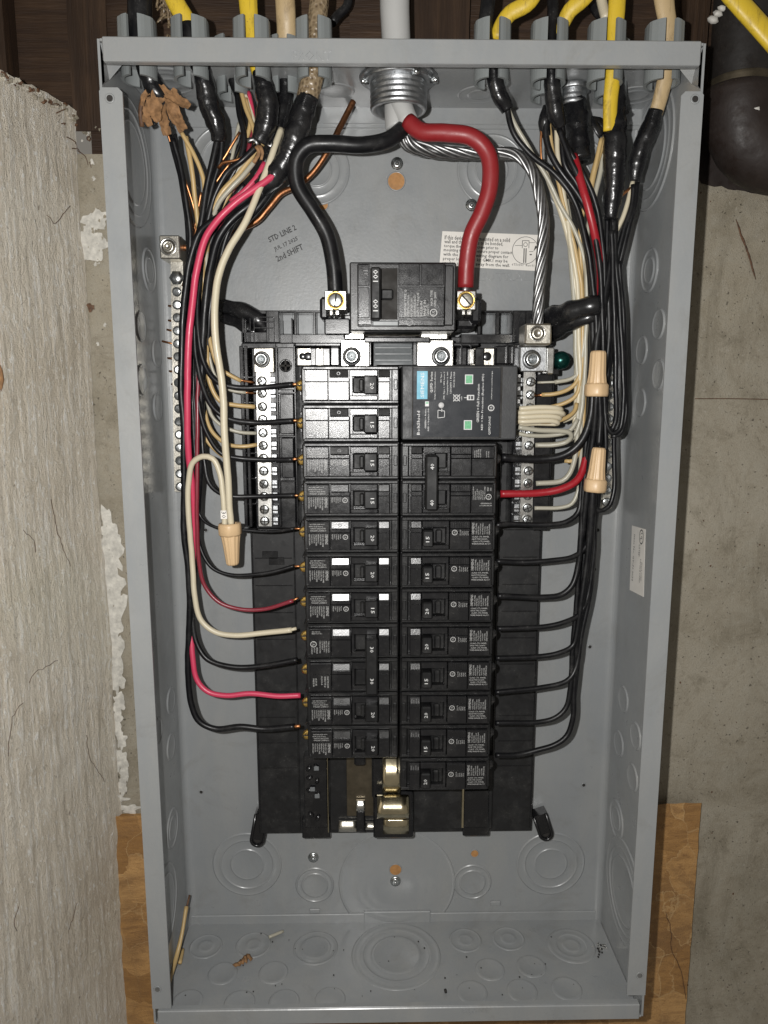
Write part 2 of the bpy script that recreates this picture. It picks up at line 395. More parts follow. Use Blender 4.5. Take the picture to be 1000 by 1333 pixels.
def wire(label, P, mat='ins_black', r=1.6, name='wire', cat='wire', group=None, bare=None, bare0=None, wob=.65, sides=10, bmat='copper_thin', sq=None):
    """insulated wire through (px, py, h) points; bare: stripped end as a part"""
    pts = spline(pxs(P)); n = len(pts); sd = random.uniform(0, 90)
    pts = [p+V((noise.noise(V((sd, i*.09, 0)))+.3*noise.noise(V((sd, i*.3, 7))), noise.noise(V((sd, 0, i*.09))), noise.noise(V((i*.09, sd, 3)))))*wob for i, p in enumerate(pts)]
    mb = MB()
    if not bare and not bare0:
        mb.sweep(pts, lerp_r(r, n), sides, True, sq); return mb.top(name, mat, label, cat, group)
    o = thing(name, label, cat, pts[0], group)
    mb.sweep(pts, lerp_r(r, n), sides, True, sq); mb.part('insulation', mat, o)
    rr = r[-1] if isinstance(r, (list, tuple)) else r
    if bare: MB().sweep(spline([pts[-1]+(pts[-2]-pts[-1])*.5]+pxs(bare)), rr*.6, 8).part('bare_end', bmat, o)
    if bare0: MB().sweep(spline(pxs(bare0)+[pts[0]+(pts[1]-pts[0])*.5]), rr*.6, 8).part('bare_end', bmat, o)
    return o
def tape_mb(P, r, sides=18, pitch=9., amp=.07, lump=.10):
    pts = spline(pxs(P), 1.1); n = len(pts); R = lerp_r(r, n); sd = random.uniform(0, 50)
    def mod(i, a):
        ph = (i*1.1/pitch+a/(2*math.pi)) % 1.0
        return 1+amp*(ph-.5)+lump*noise.noise(V((math.cos(a)*1.2+sd, math.sin(a)*1.2, i*.16)))+.035*noise.noise(V((a*4, i*.6, sd)))
    return MB().sweep(pts, R, sides, True, None, mod)

# text ---------------------------------------------------------------------------------
_tc = {}
def text_mesh(s, res=1, spacing=1.0, ext=0.0, bold=0.0):
    k = (s, res, spacing, ext, bold)
    if k not in _tc:
        cu = bpy.data.curves.new('text', 'FONT'); cu.body = s; cu.size = 1; cu.resolution_u = res; cu.align_x = 'CENTER'; cu.align_y = 'CENTER'
        cu.space_line = spacing; cu.extrude = ext; cu.offset = bold
        ob = bpy.data.objects.new('text', cu); COL.objects.link(ob)
        dg = bpy.context.evaluated_depsgraph_get(); me = bpy.data.meshes.new_from_object(ob.evaluated_get(dg))
        bpy.data.objects.remove(ob); bpy.data.curves.remove(cu)
        vs = [v.co.copy() for v in me.vertices]; fs = [tuple(p.vertices) for p in me.polygons]; bpy.data.meshes.remove(me)
        x0 = min(v.x for v in vs); x1 = max(v.x for v in vs); y0 = min(v.y for v in vs); y1 = max(v.y for v in vs)
        for v in vs: v.x -= (x0+x1)/2; v.y -= (y0+y1)/2
        _tc[k] = (vs, fs, x1-x0, y1-y0)
    return _tc[k]
def put_text(mb, s, cx, cz, h, width, height, th=0., nrm='f', spacing=1.0, ext=0.0, bold=0.0):
    """print centred on world (cx, cz) at height h, th = reading direction in degrees"""
    vs, fs, w, hh = text_mesh(s, 1, spacing, ext, bold)
    sx = width/w; sy = height/hh; a = math.radians(th); ex = V((math.cos(a), 0, math.sin(a))); ey = V((-math.sin(a), 0, math.cos(a)))
    o = V((cx, -h, cz)); mb.add([o+ex*v.x*sx+ey*v.y*sy+V((0, -1, 0))*v.z*sy for v in vs], fs); return mb
def ring_print(mb, cx, cz, h, r, t=.35, seg=18):
    vs = [(cx+math.cos(2*math.pi*k/seg)*q, -h, cz+math.sin(2*math.pi*k/seg)*q) for q in (r, r-t) for k in range(seg)]
    return mb.add(vs, [(k, (k+1) % seg, seg+(k+1) % seg, seg+k) for k in range(seg)])
def ul_mark(mb, cx, cz, h, r, th):
    ring_print(mb, cx, cz, h, r, r*.2); put_text(mb, 'UL', cx, cz, h, r*1.15, r*.75, th); return mb

#SECTIONS
M['bronze'] = plain('dull_bus_metal', (.12, .10, .07), .42, .8, .2, 200)
# ================================================================== the setting: walls, boards
WB = -12.0                                   # the concrete wall stands 12 mm behind the enclosure's back
def wallgrid(x0, x1, z0, z1, y, nu, nv, amp, sc):
    return MB().grid(lambda u, v: V((x0+(x1-x0)*u, y+amp*noise.noise(V((u*sc, v*sc*1.4, 3))), z0+(z1-z0)*v)), nu, nv)
ztopR = 262.; ztopL = at(105, 150, WB).z+4
XL = at(128, 700, WB).x                      # corner with the side wall
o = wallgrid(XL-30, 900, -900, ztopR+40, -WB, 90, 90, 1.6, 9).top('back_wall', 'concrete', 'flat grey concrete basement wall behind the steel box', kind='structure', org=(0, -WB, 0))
def lw(u, v):
    y = -WB-1+(-360)*u; z = -600+(ztopL+600)*v
    bow = 5*noise.noise(V((z*.006, 0, 1)))+1.1*noise.noise(V((z*.05, y*.02, 2)))
    edge = 2.5*noise.noise(V((y*.1, 5, 0)))*(1 if v > .995 else 0)
    return V((XL+bow+(y+380)*0.0-.33*(-y)+.9*noise.noise(V((z*.012, y*.16, 5)))+.45*noise.noise(V((z*.05, y*.55, 8)))+.8*noise.noise(V((z*.11, y*.2, 11)))+1.4*max(0, noise.noise(V((z*.03, y*.06, 21)))), y, z+edge+(3*noise.noise(V((y*.06, 1, 7))) if v > .99 else 0)))
m = MB().grid(lw, 320, 170)
m.grid(lambda u, v: V((XL-80*v-.33*360*u+2*noise.noise(V((u*30, v*9, 8))), -WB-1-360*u, ztopL+5*noise.noise(V((u*22, v*6, 4)))-1)), 80, 12)
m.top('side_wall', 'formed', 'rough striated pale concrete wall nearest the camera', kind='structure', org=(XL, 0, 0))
def onwall(px, py, off=1.5):
    d = ray(px, py); # wall: x = XL + .33*(y - y0) - ..., y0 = -WB
    t_ = (XL+.33*(-C0.y)-C0.x+off)/(d.x-.33*d.y) if False else (XL+off+.33*C0.y-C0.x)/(d.x-.33*d.y)
    return C0+d*t_
# flaking white paint and broken mortar along the corner
t = thing('paint_streak', 'flaking white paint streak on the wall beside the left of the box', 'paint', at(140, 800, WB-.5))
def blob(mb, cx, cz, h, rx, rz, sd, seg=22, dome=.6, jag=.7):
    c = V((cx, -h-dome, cz)); vs = [c]
    for q, hh in ((.55, dome*.9), (1., 0.)):
        for k in range(seg):
            a = 2*math.pi*k/seg; r = q*(1+jag*noise.noise(V((math.cos(a)*1.9+sd, math.sin(a)*1.9, sd*3.1)))+.35*jag*noise.noise(V((math.cos(a)*6+sd, math.sin(a)*6, sd))))
            vs.append(V((cx+rx*math.cos(a)*r, -h-hh, cz+rz*math.sin(a)*r)))
    fs = [(0, 1+k, 1+(k+1) % seg) for k in range(seg)]+[(1+k, 1+seg+k, 1+seg+(k+1) % seg, 1+(k+1) % seg) for k in range(seg)]
    return mb.add(vs, fs, True)
for (px, py, rx, ry) in [(143, 690, 7, 16), (146, 720, 9, 22), (147, 760, 9, 26), (149, 805, 8, 24), (150, 850, 6, 22), (153, 885, 6, 13), (156, 915, 5, 12), (151, 938, 5, 10), (158, 960, 4, 9), (157, 990, 6, 12), (163, 1010, 4, 8), (150, 1040, 11, 5), (168, 1052, 9, 4), (160, 1025, 4, 9), (121, 290, 8, 8), (117, 312, 9, 13), (126, 322, 8, 8), (119, 332, 7, 4), (131, 284, 5, 7)]:
    c = at(px, py, WB+.3); mb = MB(); blob(mb, c.x, c.z, WB+1.2, rx*1.05, ry*.9, px*.37+py*.11, 34, .25, .75); mb.part('paint_flake', 'whitepaint', t)
for i in range(70):
    py = random.choice([random.uniform(670, 1055), random.uniform(280, 345), random.uniform(160, 660)]); px = 128+(py-300)*.036+random.gauss(0, 6); c = at(px, py, WB+.3); s_ = random.uniform(.4, 1.9)
    mb = MB(); blob(mb, c.x, c.z, WB+1.2, s_*.8, s_*random.uniform(.7, 2), i*1.37, 12, .25, 1.1); mb.part('paint_chip', random.choice(['whitepaint', 'concrete', 'concrete']), t)
t = thing('mortar_rubble', 'crumbling mortar and fibres on the wall top left of the box', 'rubble', at(85, 165, WB))
for i in range(90):
    px = random.random()*118; py = 94+px*.52+random.uniform(-2, 9)+max(0, px-85)*.6; c = onwall(px, py, 1)
    s_ = random.uniform(.5, 1.9); mb = MB(); sd = random.random()*50
    mb.lathe([(0.01, -s_), (s_*.7, -s_*.6), (s_, 0), (s_*.7, s_*.6), (0.01, s_)], c, (random.random()-.2, -.6, .8*random.random()), 9, lambda a, h: 1+.9*noise.noise(V((math.cos(a)*1.7+sd, math.sin(a)*1.7, h*.8))), False)
    mb.part('mortar_lump', random.choice(['concrete', 'concrete', 'formed', 'fibre']), t)
for i in range(7):
    c = onwall(66+i*7, 140+i*12+random.uniform(-6, 6), 1); d = V((random.uniform(2, 8), random.uniform(-6, 0), random.uniform(-14, 4)))
    MB().sweep(spline([c, c+d*.5+V((2, 0, 1)), c+d]), lerp_r([.4, .15], len(spline([c, c+d*.5+V((2, 0, 1)), c+d]))), 5).part('fibre', 'fibre', t)
c = onwall(1, 492, .6); MB().lathe([(.01, -9), (1.1, -6), (1.9, -1), (1.5, 5), (.01, 9)], c, (0, .1, 1), 12, lambda a, h: 1+.4*noise.noise(V((a, h*.4, 1)))).top('brick_chip', 'kraft', 'orange chip embedded in the pale wall at the left edge of the photo', 'chip')
# old hairy roots on the side wall
for i, pl in enumerate([[(75, 860), (60, 868), (45, 875), (38, 890)], [(112, 957), (116, 985), (128, 1005), (136, 1016)], [(30, 915), (20, 925), (12, 960), (10, 985)], [(90, 1210), (96, 1190), (100, 1175)], [(60, 280), (70, 290), (90, 268)], [(24, 1180), (18, 1200), (22, 1212)], [(66, 650), (74, 690), (84, 720), (92, 735)], [(30, 690), (44, 705), (46, 720)]]):
    P = [onwall(px, py, 1.6) for px, py in pl]
    P = spline(P, 3); P = [p+V((.3, 0, 0))+V((0, noise.noise(V((j*.6, i, 0))), noise.noise(V((j*.6, i, 5)))))*2.6 for j, p in enumerate(P)]
    MB().sweep(P, .2, 5).top('rootlet', 'fibre', ['thin dark root curling across the pale wall at mid height', 'forked dark root low on the pale wall near its right edge', 'brown root stain on the left edge of the pale wall', 'short dark root near the bottom of the pale wall', 'fine root near the top of the pale wall', 'curved dark root beside the yellowish patch of the pale wall', 'long hair root on the middle of the pale wall', 'small hooked root on the middle left of the pale wall'][i], 'root')
t = thing('wall_gouge', 'dark flaked gouges in the concrete at the left wall corner', 'gouge', atx(110, 590, XL+2))
for (px, py, a, b_) in [(110, 590, 1.6, 9), (113, 575, 1.2, 4), (118, 400, 2.8, 3.5), (104, 545, 1.5, 2)]:
    c = at(px, py, WB+6); blob(MB(), 0, 0, 0, 1, 1, 1); mb = MB(); blob(mb, c.x, c.z, -(c.y), a, b_, px, 16, .3); mb.part('gouge_patch', 'fibre', t)

# plywood backing board
a = at(150, 1063, -3.5); b_ = at(913, 1045, -3.5)
m = MB()
def ply(u, v):
    x = a.x-14+(b_.x-a.x+14)*u; zt = a.z+(b_.z-a.z)*u; z = -520+(zt+520)*v
    return V((x+(1.2*noise.noise(V((z*.05, 1, 1)))+.6*noise.noise(V((z*.4, 1, 1))) if u in (0, 1) else 0), 3.2+.5*noise.noise(V((x*.02, z*.02, 0))), z+(noise.noise(V((x*.09, 2, 0)))*1.3 if v == 1 else 0)))
m.grid(ply, 70, 40, False)
m.box((a.x-13, 3.8, -518), (b_.x-.5, 11.2, a.z-2), 0)
m.top('backing_board', 'ply', 'amber stained plywood board fixed to the wall below and behind the box', 'board')
for pl, lb in [([(868, 1190), (874, 1215), (874, 1235), (886, 1262), (893, 1300)], 'dark hairline crack down the plywood board right of the box')]:
    P = spline([at(x, y, -2.4) for x, y in pl], 3); P = [p+V((noise.noise(V((i*.5, 0, 9))), 0, 0)) for i, p in enumerate(P)]
    MB().sweep(P, .32, 5).top('board_crack', 'fibre', lb, 'crack')

# timber above
def plank(name, x0, x1, z0, z1, h0, h1, mat, label, group=None, tilt=0):
    m = MB(); n = 24
    vert = (z1-z0) > (x1-x0)
    def P(u, v): 
        x = x0+(x1-x0)*u; z = z0+(z1-z0)*v
        return V((x+(noise.noise(V((z*.03, x0, 0)))*1.2 if vert else 0), -h1+.8*noise.noise(V((x*.05, z*.012, x0))), z+(0 if vert else noise.noise(V((x*.03, z0, 0)))*1.5)))
    m.grid(P, 12 if vert else 60, 40 if vert else 12); m.box((x0+.5, -h1+1.2, z0+.5), (x1-.5, -h0, z1-.5), 0)
    return m.top(name, mat, label, 'beam', group)
plank('sill_beam', -560, -232, ztopL+6, ztopL+150, -60, -18, 'joist_across', 'dark brown timber sill resting on the wall left of the box')
plank('sill_beam', -229, 620, 268, 420, -40, -15, 'joist_across', 'long dark brown timber beam crossing behind the cable clamps')
plank('cleat', at(0, 0, -8).x, at(14, 0, -8).x, 330, 640, -14, 6, 'joist', 'narrow dark upright timber at the top left corner')
plank('cleat', at(78, 0, 0).x, at(130, 0, 0).x, 318, 640, -14, -11, 'joist', 'reddish brown upright timber above the left end of the box')
plank('cleat', at(455, 0, 0).x, at(497, 0, 0).x, 345, 640, -14, -2, 'joist_across', 'mid brown timber left of the grey service cable')
plank('cleat', at(535, 0, 0).x, at(612, 0, 0).x, 345, 640, -14, 0, 'joist', 'dark timber right of the grey service cable')
plank('cleat', at(895, 0, 0).x, at(925, 0, 0).x, 300, 640, -14, 0, 'joist', 'dark brown timber between the last clamp and the iron pipe')

# iron pipe and elbow
t = thing('drain_pipe', 'black iron pipe with a rusty elbow at the top right of the wall', 'pipe', at(962, 150, 20))
c = at(963, 120, 22); rp = 21
m = MB(); m.sweep([V((c.x, c.y, c.z+q*10)) for q in range(-1, 36)], rp, 28, True, None, lambda i, a: 1+.012*noise.noise(V((math.cos(a)*3, math.sin(a)*3, i*.4)))); m.part('pipe', 'iron', t)
m = MB(); e0 = at(962, 145, 22)
P = spline([V((e0.x, c.y, e0.z+14)), V((e0.x, c.y, e0.z)), V((e0.x+3, c.y, e0.z-12)), V((e0.x+16, c.y+1, e0.z-26)), V((e0.x+42, c.y+2, e0.z-33)), V((e0.x+110, c.y+3, e0.z-35))], 4)
m.sweep(P, lerp_r([22.5, 24, 24, 24, 24], len(P)), 28, True, None, lambda i, a: 1+.03*noise.noise(V((math.cos(a)*2, math.sin(a)*2, i*.15)))+.02*noise.noise(V((math.cos(a)*9, math.sin(a)*9, i*.8)))+(.05 if i < 4 else 0)); m.part('elbow', 'elbow', t)
m = MB(); m.lathe([(22.2, 0), (23.5, 1), (22.4, 2), (23.5, 3), (22.4, 4), (23.5, 5), (22.4, 6), (23.3, 7), (21.5, 8)], (e0.x, c.y, e0.z+12), (0, 0, 1), 32); m.part('thread', 'bronze', t)
for (px, py, s_) in [(928, 26, 4), (934, 18, 3.4), (940, 11, 3), (985, 142, 4.2), (980, 148, 2.4), (991, 138, 2.6)]:
    q = at(px, py, 42 if py > 100 else 36); m = MB(); sd = px
    m.lathe([(.01, -s_*.6), (s_*.7, -s_*.4), (s_, 0), (s_*.6, s_*.5), (.01, s_*.6)], q, (.3, -.5, 1), 12, lambda a, h: 1+.5*noise.noise(V((math.cos(a)*1.6+sd, math.sin(a)*1.6, h*.4)))); m.part('putty', 'putty', t)
m = MB()
for (px, py, rx, rz) in [(950, 195, 36, 30), (990, 215, 40, 22)]:
    q = at(px, py, WB); blob(m, q.x, q.z, WB+1.5, rx, rz, px, 40, .6, .3)
m.top('tar_patch', 'elbow', 'dark tar smear on the concrete round the iron elbow', 'stain')
t = thing('wall_scratch', 'brown scratch mark on the concrete below the iron pipe', 'scratch', at(970, 330, WB))
for k in range(7):
    p0 = at(958+k*3, 285+k*9, WB+1); p1 = at(966+k*3, 310+k*9, WB+1)
    P = spline([p0, (p0+p1)/2+V((random.uniform(-1, 1), 0, 0)), p1]); MB().sweep(P, lerp_r([.2, .9, .2], len(P)), 5, True, .4).part('scratch_line', 'fibre', t)
MB().sweep(spline([at(905, 519, WB+.5), at(950, 519, WB+.5), at(1010, 520, WB+.5)]), .35, 5).top('wall_seam', 'fibre', 'thin horizontal seam line in the concrete right of the box', 'seam')
m = MB()
for i in range(60):
    px = random.uniform(868, 1000); py = random.uniform(240, 1330); q = at(px, py, WB); s_ = random.choice([.25, .3, .4, .5, .7]); blob(m, q.x, q.z, WB+1.5, s_, s_*random.uniform(.6, 1.6), i*.7, 9, .1, .6)
m.top('wall_pits', 'fibre', 'small dark pits scattered over the concrete wall right of the box', kind='stuff')

# ================================================================== the steel enclosure
box = thing('electrical_box', 'open grey steel breaker panel box hanging on the wall', 'electrical box', (0, 0, -BH/2))
T = 1.5; HW = BW/2; HH = BH/2
MB().box((-HW+4, 1.6, -HH+1), (HW-4, 0, HH-1), 0).part('back_panel', 'paint', box)
def side(s):
    sec = []; rr = 6
    for k in range(7):
        a = math.pi/2*k/6; sec.append((HW-T-rr+rr*math.sin(a), rr-rr*math.cos(a)))
    sec = [(x, h) for x, h in sec]+[(HW-T, BD), (HW, BD), (HW, 0), (HW-4, -1.6), (HW-9, -1.5)]
    n = len(sec); vs = [(s*x, -h, z) for z in (-HH, HH) for x, h in sec]; m = MB()
    m.add(vs, [(i, (i+1) % n, n+(i+1) % n, n+i) for i in range(n)]+[tuple(range(n)), tuple(range(n, 2*n))])
    return m.part('side_panel', 'paint', box)
for s in (-1, 1): side(s)
zt, zb = at(160, 115, BD).z, at(160, 1312, BD).z
zbr = at(820, 1294, BD).z
for s in (-1, 1):
    q = 13.6; m = MB(); z0 = zb if s < 0 else zbr
    vs = [(HW+.1, z0), (HW+.1, zt-2), (HW-1.5, zt), (HW-q+2.5, zt), (HW-q, zt-2.5), (HW-q, z0)]
    m.extr([(s*x, z) for x, z in vs], BD-.2, BD+1.3); m.part('flange', 'paint', box)
    for px, py in (((143, 128) if s < 0 else (905, 129)), ((205, 1288) if s < 0 else (833, 1270))):
        c = at(px, py, BD+1.3); m = MB(); m.lathe([(2.9, 0), (2.6, .35), (2.1, .1), (1.9, .1), (.01, .1)], c, (0, -1, 0), 20)
        k = m.part('flange_hole', 'paint', box)
        MB().lathe([(1.9, .25), (.01, .25)], c, (0, -1, 0), 16).part('opening', 'zinc_rough' if py > 1000 else 'hole', k)
# top and bottom plates with front lips
MB().box((-HW+T+.2, -.3, HH-T), (HW-T-.2, -BD-1, HH), .3).part('top_panel', 'paint', box)
MB().box((-HW+T+.2, -.3, -HH), (HW-T-.2, -BD-1, -HH+T), .3).part('bottom_panel', 'paint', box)
m = MB(); lipz = at(500, 84, BD).z
m.box((-HW+3.5, -BD-.2, lipz), (HW-3.5, -BD-2.2, HH+.6), .8); m.box((-HW+3.6, -BD+3.5, lipz), (HW-3.6, -BD-.8, lipz+1.5), .3); m.part('top_lip', 'paint', box)
m = MB(); m.box((-HW+3.5, -BD-.2, -HH-.6), (HW-3.5, -BD-2.2, -HH+11.8), .8); m.box((-HW+3.6, -BD+3.5, -HH+10.2), (HW-3.6, -BD-.8, -HH+11.7), .3); m.part('bottom_lip', 'paint', box)
for s in (-1, 1):                                # folded corner gussets
    m = MB(); m.add([(s*(HW-T), -BD+.5, HH-2), (s*(HW-T), -BD+.5, zt+2), (s*(HW-T), -BD+14, zt+10), (s*(HW-12), -BD+14, HH-6), (s*(HW-T-1.4), -BD+1, HH-2), (s*(HW-T-1.4), -BD+1, zt+4)], [(0, 1, 2, 3), (4, 3, 2, 5), (0, 3, 4), (1, 5, 2)]); m.part('corner_gusset', 'paint', box)
# welded tabs of top and bottom plate on the back
x0 = at(200, 150, 0).x; x1 = at(834, 150, 0).x
MB().box((x0, .2, at(0, 165, 0).z), (x1, -1.6, HH-.5), .6).part('weld_tab', 'paint', box)
MB().box((at(247, 1200, 0).x, .2, -HH+.5), (at(774, 1200, 0).x, -1.6, at(500, 1188, 0).z), .5).part('weld_tab', 'paint', box)
MB().box((at(474, 1200, 0).x, .3, -HH+.5), (at(560, 1200, 0).x, -2.3, at(500, 1185, 0).z), .5).part('weld_tab', 'paint', box)
MB().box((at(414, 160, 0).x, .3, at(0, 160, 0).z), (at(834, 150, 0).x, -2.6, HH-.6), .5).part('weld_tab', 'paint', box)
for px, py in ((410, 1186), (645, 1176)):
    c = at(px, py, 1); MB().box((c.x-4.5, 0, c.z-2), (c.x+4.5, -1.6, c.z+2), .7).part('stamped_nub', 'paint', box)

def knockout(c, nrm, radii, hgt=.95):
    prof = []; rr = sorted(radii); lvl = [.16+.4*((i+1) % 2) for i in range(len(rr))]
    prof.append((.01, lvl[0]))
    for i, r in enumerate(rr):
        nx = lvl[i+1] if i+1 < len(rr) else 0
        prof += [(r-1.5, lvl[i]), (r-1.1, lvl[i]+.1), (r-.7, hgt*.8), (r-.3, hgt), (r+.1, hgt*.8), (r+.6, nx+.1), (r+1, nx if i+1 < len(rr) else -.1)]
    o = MB().lathe(prof, c, nrm, 44, lambda a, h: 1+.004*math.sin(a*3+len(radii))).part('knockout', 'paint', box); return o
F_ = (0, -1, 0)
for px, py, rr in [(412, 222, [11, 18, 24]), (640, 222, [12, 19, 25]), (322, 1125, [14, 23, 29]), (717, 1124, [14, 23, 29]), (410, 1152, [11, 16]), (615, 1148, [11, 16]), (298, 215, [13, 21, 28]), (745, 232, [14, 22, 29]), (300, 1240, [4])]:
    if py < 1200: knockout(at(px, py, 0), F_, rr)
MB().lathe([(48, -.1), (49, .22), (50, .22), (51, -.1)], at(517, 1150, 0), F_, 60).part('knockout', 'paint', box)
Up = (0, 0, 1)
for px, py, rr in [(268, 1232, [6, 13]), (330, 1230, [6, 14]), (411, 1234, [12, 18]), (516, 1243, [20, 28, 36]), (606, 1224, [6, 13]), (662, 1222, [6, 13]), (744, 1231, [7, 13, 19]), (290, 1267, [11]), (356, 1266, [11]), (638, 1262, [11]), (692, 1258, [11]), (244, 1304, [11]), (312, 1305, [11]), (370, 1304, [11]), (430, 1301, [11]), (615, 1292, [11]), (680, 1290, [11]), (738, 1287, [11])]:
    knockout(atz(px, py, -HH+T), Up, rr, .6)
for px, py, rr in [(222, 108, [8, 16, 23]), (438, 118, [12]), (374, 128, [11]), (625, 123, [8, 15]), (826, 124, [9, 15]), (300, 130, [12])]:
    knockout(atz(px, py, HH-T), (0, 0, -1), rr, .6)
# side knockouts with their cast-looking rims
XI = HW-T
for px, py, rr in [(172, 212, [26, 33, 40]), (194, 352, [9, 15]), (183, 425, [10]), (204, 460, [10]), (184, 494, [10]), (205, 530, [10]), (222, 912, [10]), (205, 952, [10]), (222, 972, [10]), (224, 1078, [9, 15]), (214, 1185, [26, 33])]:
    knockout(atx(px, py, -XI), (1, 0, 0), rr, 1.1)
for px, py, rr in [(848, 195, [26, 33, 40]), (846, 352, [9, 15]), (858, 422, [10]), (836, 456, [10]), (858, 488, [10]), (834, 524, [10]), (812, 910, [10]), (828, 958, [10]), (806, 968, [10]), (824, 1012, [10]), (803, 1066, [9, 15]), (812, 1160, [26, 33, 40])]:
    knockout(atx(px, py, XI), (-1, 0, 0), rr, 1.1)
# holes and screws in the back
def disc(c, r, mat, name, parent, hgt=.25, rim=True):
    m = MB(); m.lathe([(r+.8, -.1), (r+.3, hgt+.25), (r, hgt)], c, F_, 24); k = m.part(name, 'paint', parent)
    MB().lathe([(r-.05, hgt+.08), (.01, hgt+.08)], c, F_, 24).part('opening', mat, k); return k
c = at(516, 236, 0); disc(c, 6.2, 'woodhole', 'keyhole', box); c = at(515, 1132, 0); disc(c, 5.0, 'woodhole', 'keyhole', box)
for px, py, r, mt in [(421, 267, 3.4, 'woodhole'), (618, 1111, 3.2, 'woodhole'), (778, 690, 1.4, 'hole'), (774, 741, 1.4, 'hole'), (768, 842, 1.4, 'hole'), (262, 1031, 1.4, 'hole'), (760, 1022, 1.4, 'hole'), (268, 690, 1.4, 'hole')]:
    disc(at(px, py, 0), r, mt, 'mounting_hole', box, .15)
def screw_mb(r, slot='x', hex_=False, dome=.45):
    m = MB(); o = V((0, 0, 0))
    m.lathe([(r*1.0, -.6), (r, dome*r*.5), (r*.85, dome*r), (r*.6, dome*r*1.08)] + ([(r*.52, dome*r*.9), (r*.45, dome*r*.3), (.01, dome*r*.25)] if hex_ else [(.01, dome*r*1.15)]), o, F_, 6 if hex_ == 6 else 20)
    return m
SCR = shared(screw_mb(3.1), 'zinc', 'screw')
for px, py in ((517, 213), (515, 1147), (408, 1116), (614, 267)):
    k = thing('mounting_screw', {213: 'zinc mounting screw above the round brown hole at the top of the box back', 1147: 'zinc mounting screw below the brown hole at the bottom of the box back', 1116: 'zinc screw low on the box back left of centre', 267: 'zinc screw beside the red service wire on the box back'}[py], 'screw', at(px, py, .5), 'screws in the box back')
    MB().lathe([(4.6, 0), (4.4, .8), (2.4, 1.1)], at(px, py, .3), F_, 20).part('washer', 'zinc', k)
    c = at(px, py, 1.4); inst('head', SCR, k, c)
    MB().lathe([(1.5, 0), (1.5, 2.2), (1.0, 2.8), (.01, 3)], c, (0, -1, -.25), 10).part('tip', 'zinc', k)

# writing on the enclosure
m = MB(); c = at(406, 72, BD+2.2); put_text(m, 'FRONT', c.x, c.z, BD+2.2, 23, 5.2, 0, ext=.09); m.part('embossed_lettering', 'paint', box)
m = MB(); c = at(619, 1316, BD+2.2); put_text(m, 'FRONT', c.x, c.z, BD+2.15, 19, 4.6, 1.5, ext=.07); m.part('embossed_lettering', 'paint', box)
m = MB(); c = at(398, 398, .2); put_text(m, 'LINE', c.x, c.z, .2, 26, 7, 0, ext=.06); put_text(m, 'LINE', c.x+2, c.z-11, .2, 20, 7, 0, ext=.06); m.part('embossed_lettering', 'paint', box)
m = MB(); c = at(650, 360, .2); put_text(m, 'NEUTRAL', c.x, c.z, .2, 48, 6, 0, ext=.06); m.part('embossed_lettering', 'paint', box)
m = MB()
for s, px, py, w, h_ in (('STD LINE 2', 367.3, 304, 22.5, 4.2), ('JUL 17 2025', 372.5, 318, 19.5, 3.9), ('2nd SHIFT', 377, 329, 22, 4.6)):
    c = at(px, py, .3); put_text(m, s, c.x, c.z, .3, w, h_, 25, bold=.022)
m.part('ink_stamp', 'ink_black', box)
lab = thing('warning_label', 'white printed instruction label stuck behind the red and aluminium wires', 'label', at(640, 330, .2))
c0, c1 = at(573.5, 302, .3), at(700, 349, .3); th = -2.6
a = math.radians(th); ctr = at(638, 328, .3); w = (c1-c0).x+2; h_ = 21.5
ex = V((math.cos(a), 0, math.sin(a))); ez = V((-math.sin(a), 0, math.cos(a)))
m = MB(); pts = [ctr+ex*w/2*sx+ez*h_*1.1*sz for sx, sz in ((-1, -1), (1, -1), (1, 1), (-1, 1))]
pts = [at(572, 346, .1), at(703, 353, .1), at(703, 306, .1), at(576, 301, .1)]
m.add(pts+[p+V((0, -.2, 0)) for p in pts], [(4, 5, 6, 7), (0, 1, 5, 4), (1, 2, 6, 5), (2, 3, 7, 6), (3, 0, 4, 7)]); m.part('paper', 'paper', lab)
lines = ['If this device is to be mounted on a solid', 'wall and the service is to be bonded,', 'torque the bonding screw prior to', 'mounting the box to ensure proper contact', 'with the wall. See wiring diagram for', 'proper location or kit GMK1 may be', 'used to space unit away from the wall.']
m = MB()
for i, s in enumerate(lines):
    xl, xr = 579-i*.45, [664, 655, 649, 667, 662, 661, 664][i]; y = 309.5+i*5.6
    p = at((xl+xr)/2, y+(xr+xl)/2*0+ (1.2), .45); wl = (at(xr, y, 0)-at(xl, y, 0)).x
    put_text(m, s, p.x, p.z, .45, wl, 3.1, -2.2, bold=.012)
m.part('print', 'ink_black', lab)
m = MB(); p = at(684, 326, .45); ring_print(m, p.x, p.z, .45, 10, .35, 30); ring_print(m, p.x, p.z+4.2, .45, 1.6, .35)
def pr(x0, z0, x1, z1): m.box((p.x+x0, -.42, p.z+z0), (p.x+x1, -.5, p.z+z1), 0)
for r_ in ((-2.6, 6.8, 2.8, 7.2), (-2.6, 1.6, -2.2, 6.8), (2.4, 1.6, 2.8, 6.8), (-8, 3.4, -2.6, 3.7), (-1.3, -9, -.6, 1.6), (.2, -9, .9, 1.6), (2.8, 5.4, 7, 5.7), (2.8, -1, 6, -.7), (3.4, -3.4, 5, -2.6)): pr(*r_)
m.add([p+V((6.2, -.02, -.6)), p+V((9.5, -.02, 3)), p+V((7.4, -.02, 3.4))], [(0, 1, 2)]); m.add([p+V((9, -.02, 2)), p+V((13, -.02, 4.6)), p+V((12.4, -.02, 5.4)), p+V((8.4, -.02, 2.8))], [(0, 1, 2, 3)])
q = at(681, 345, .45); put_text(m, '6T50301  Rev.01', q.x, q.z, .45, 17, 1.7, -3); m.part('diagram', 'ink_black', lab)
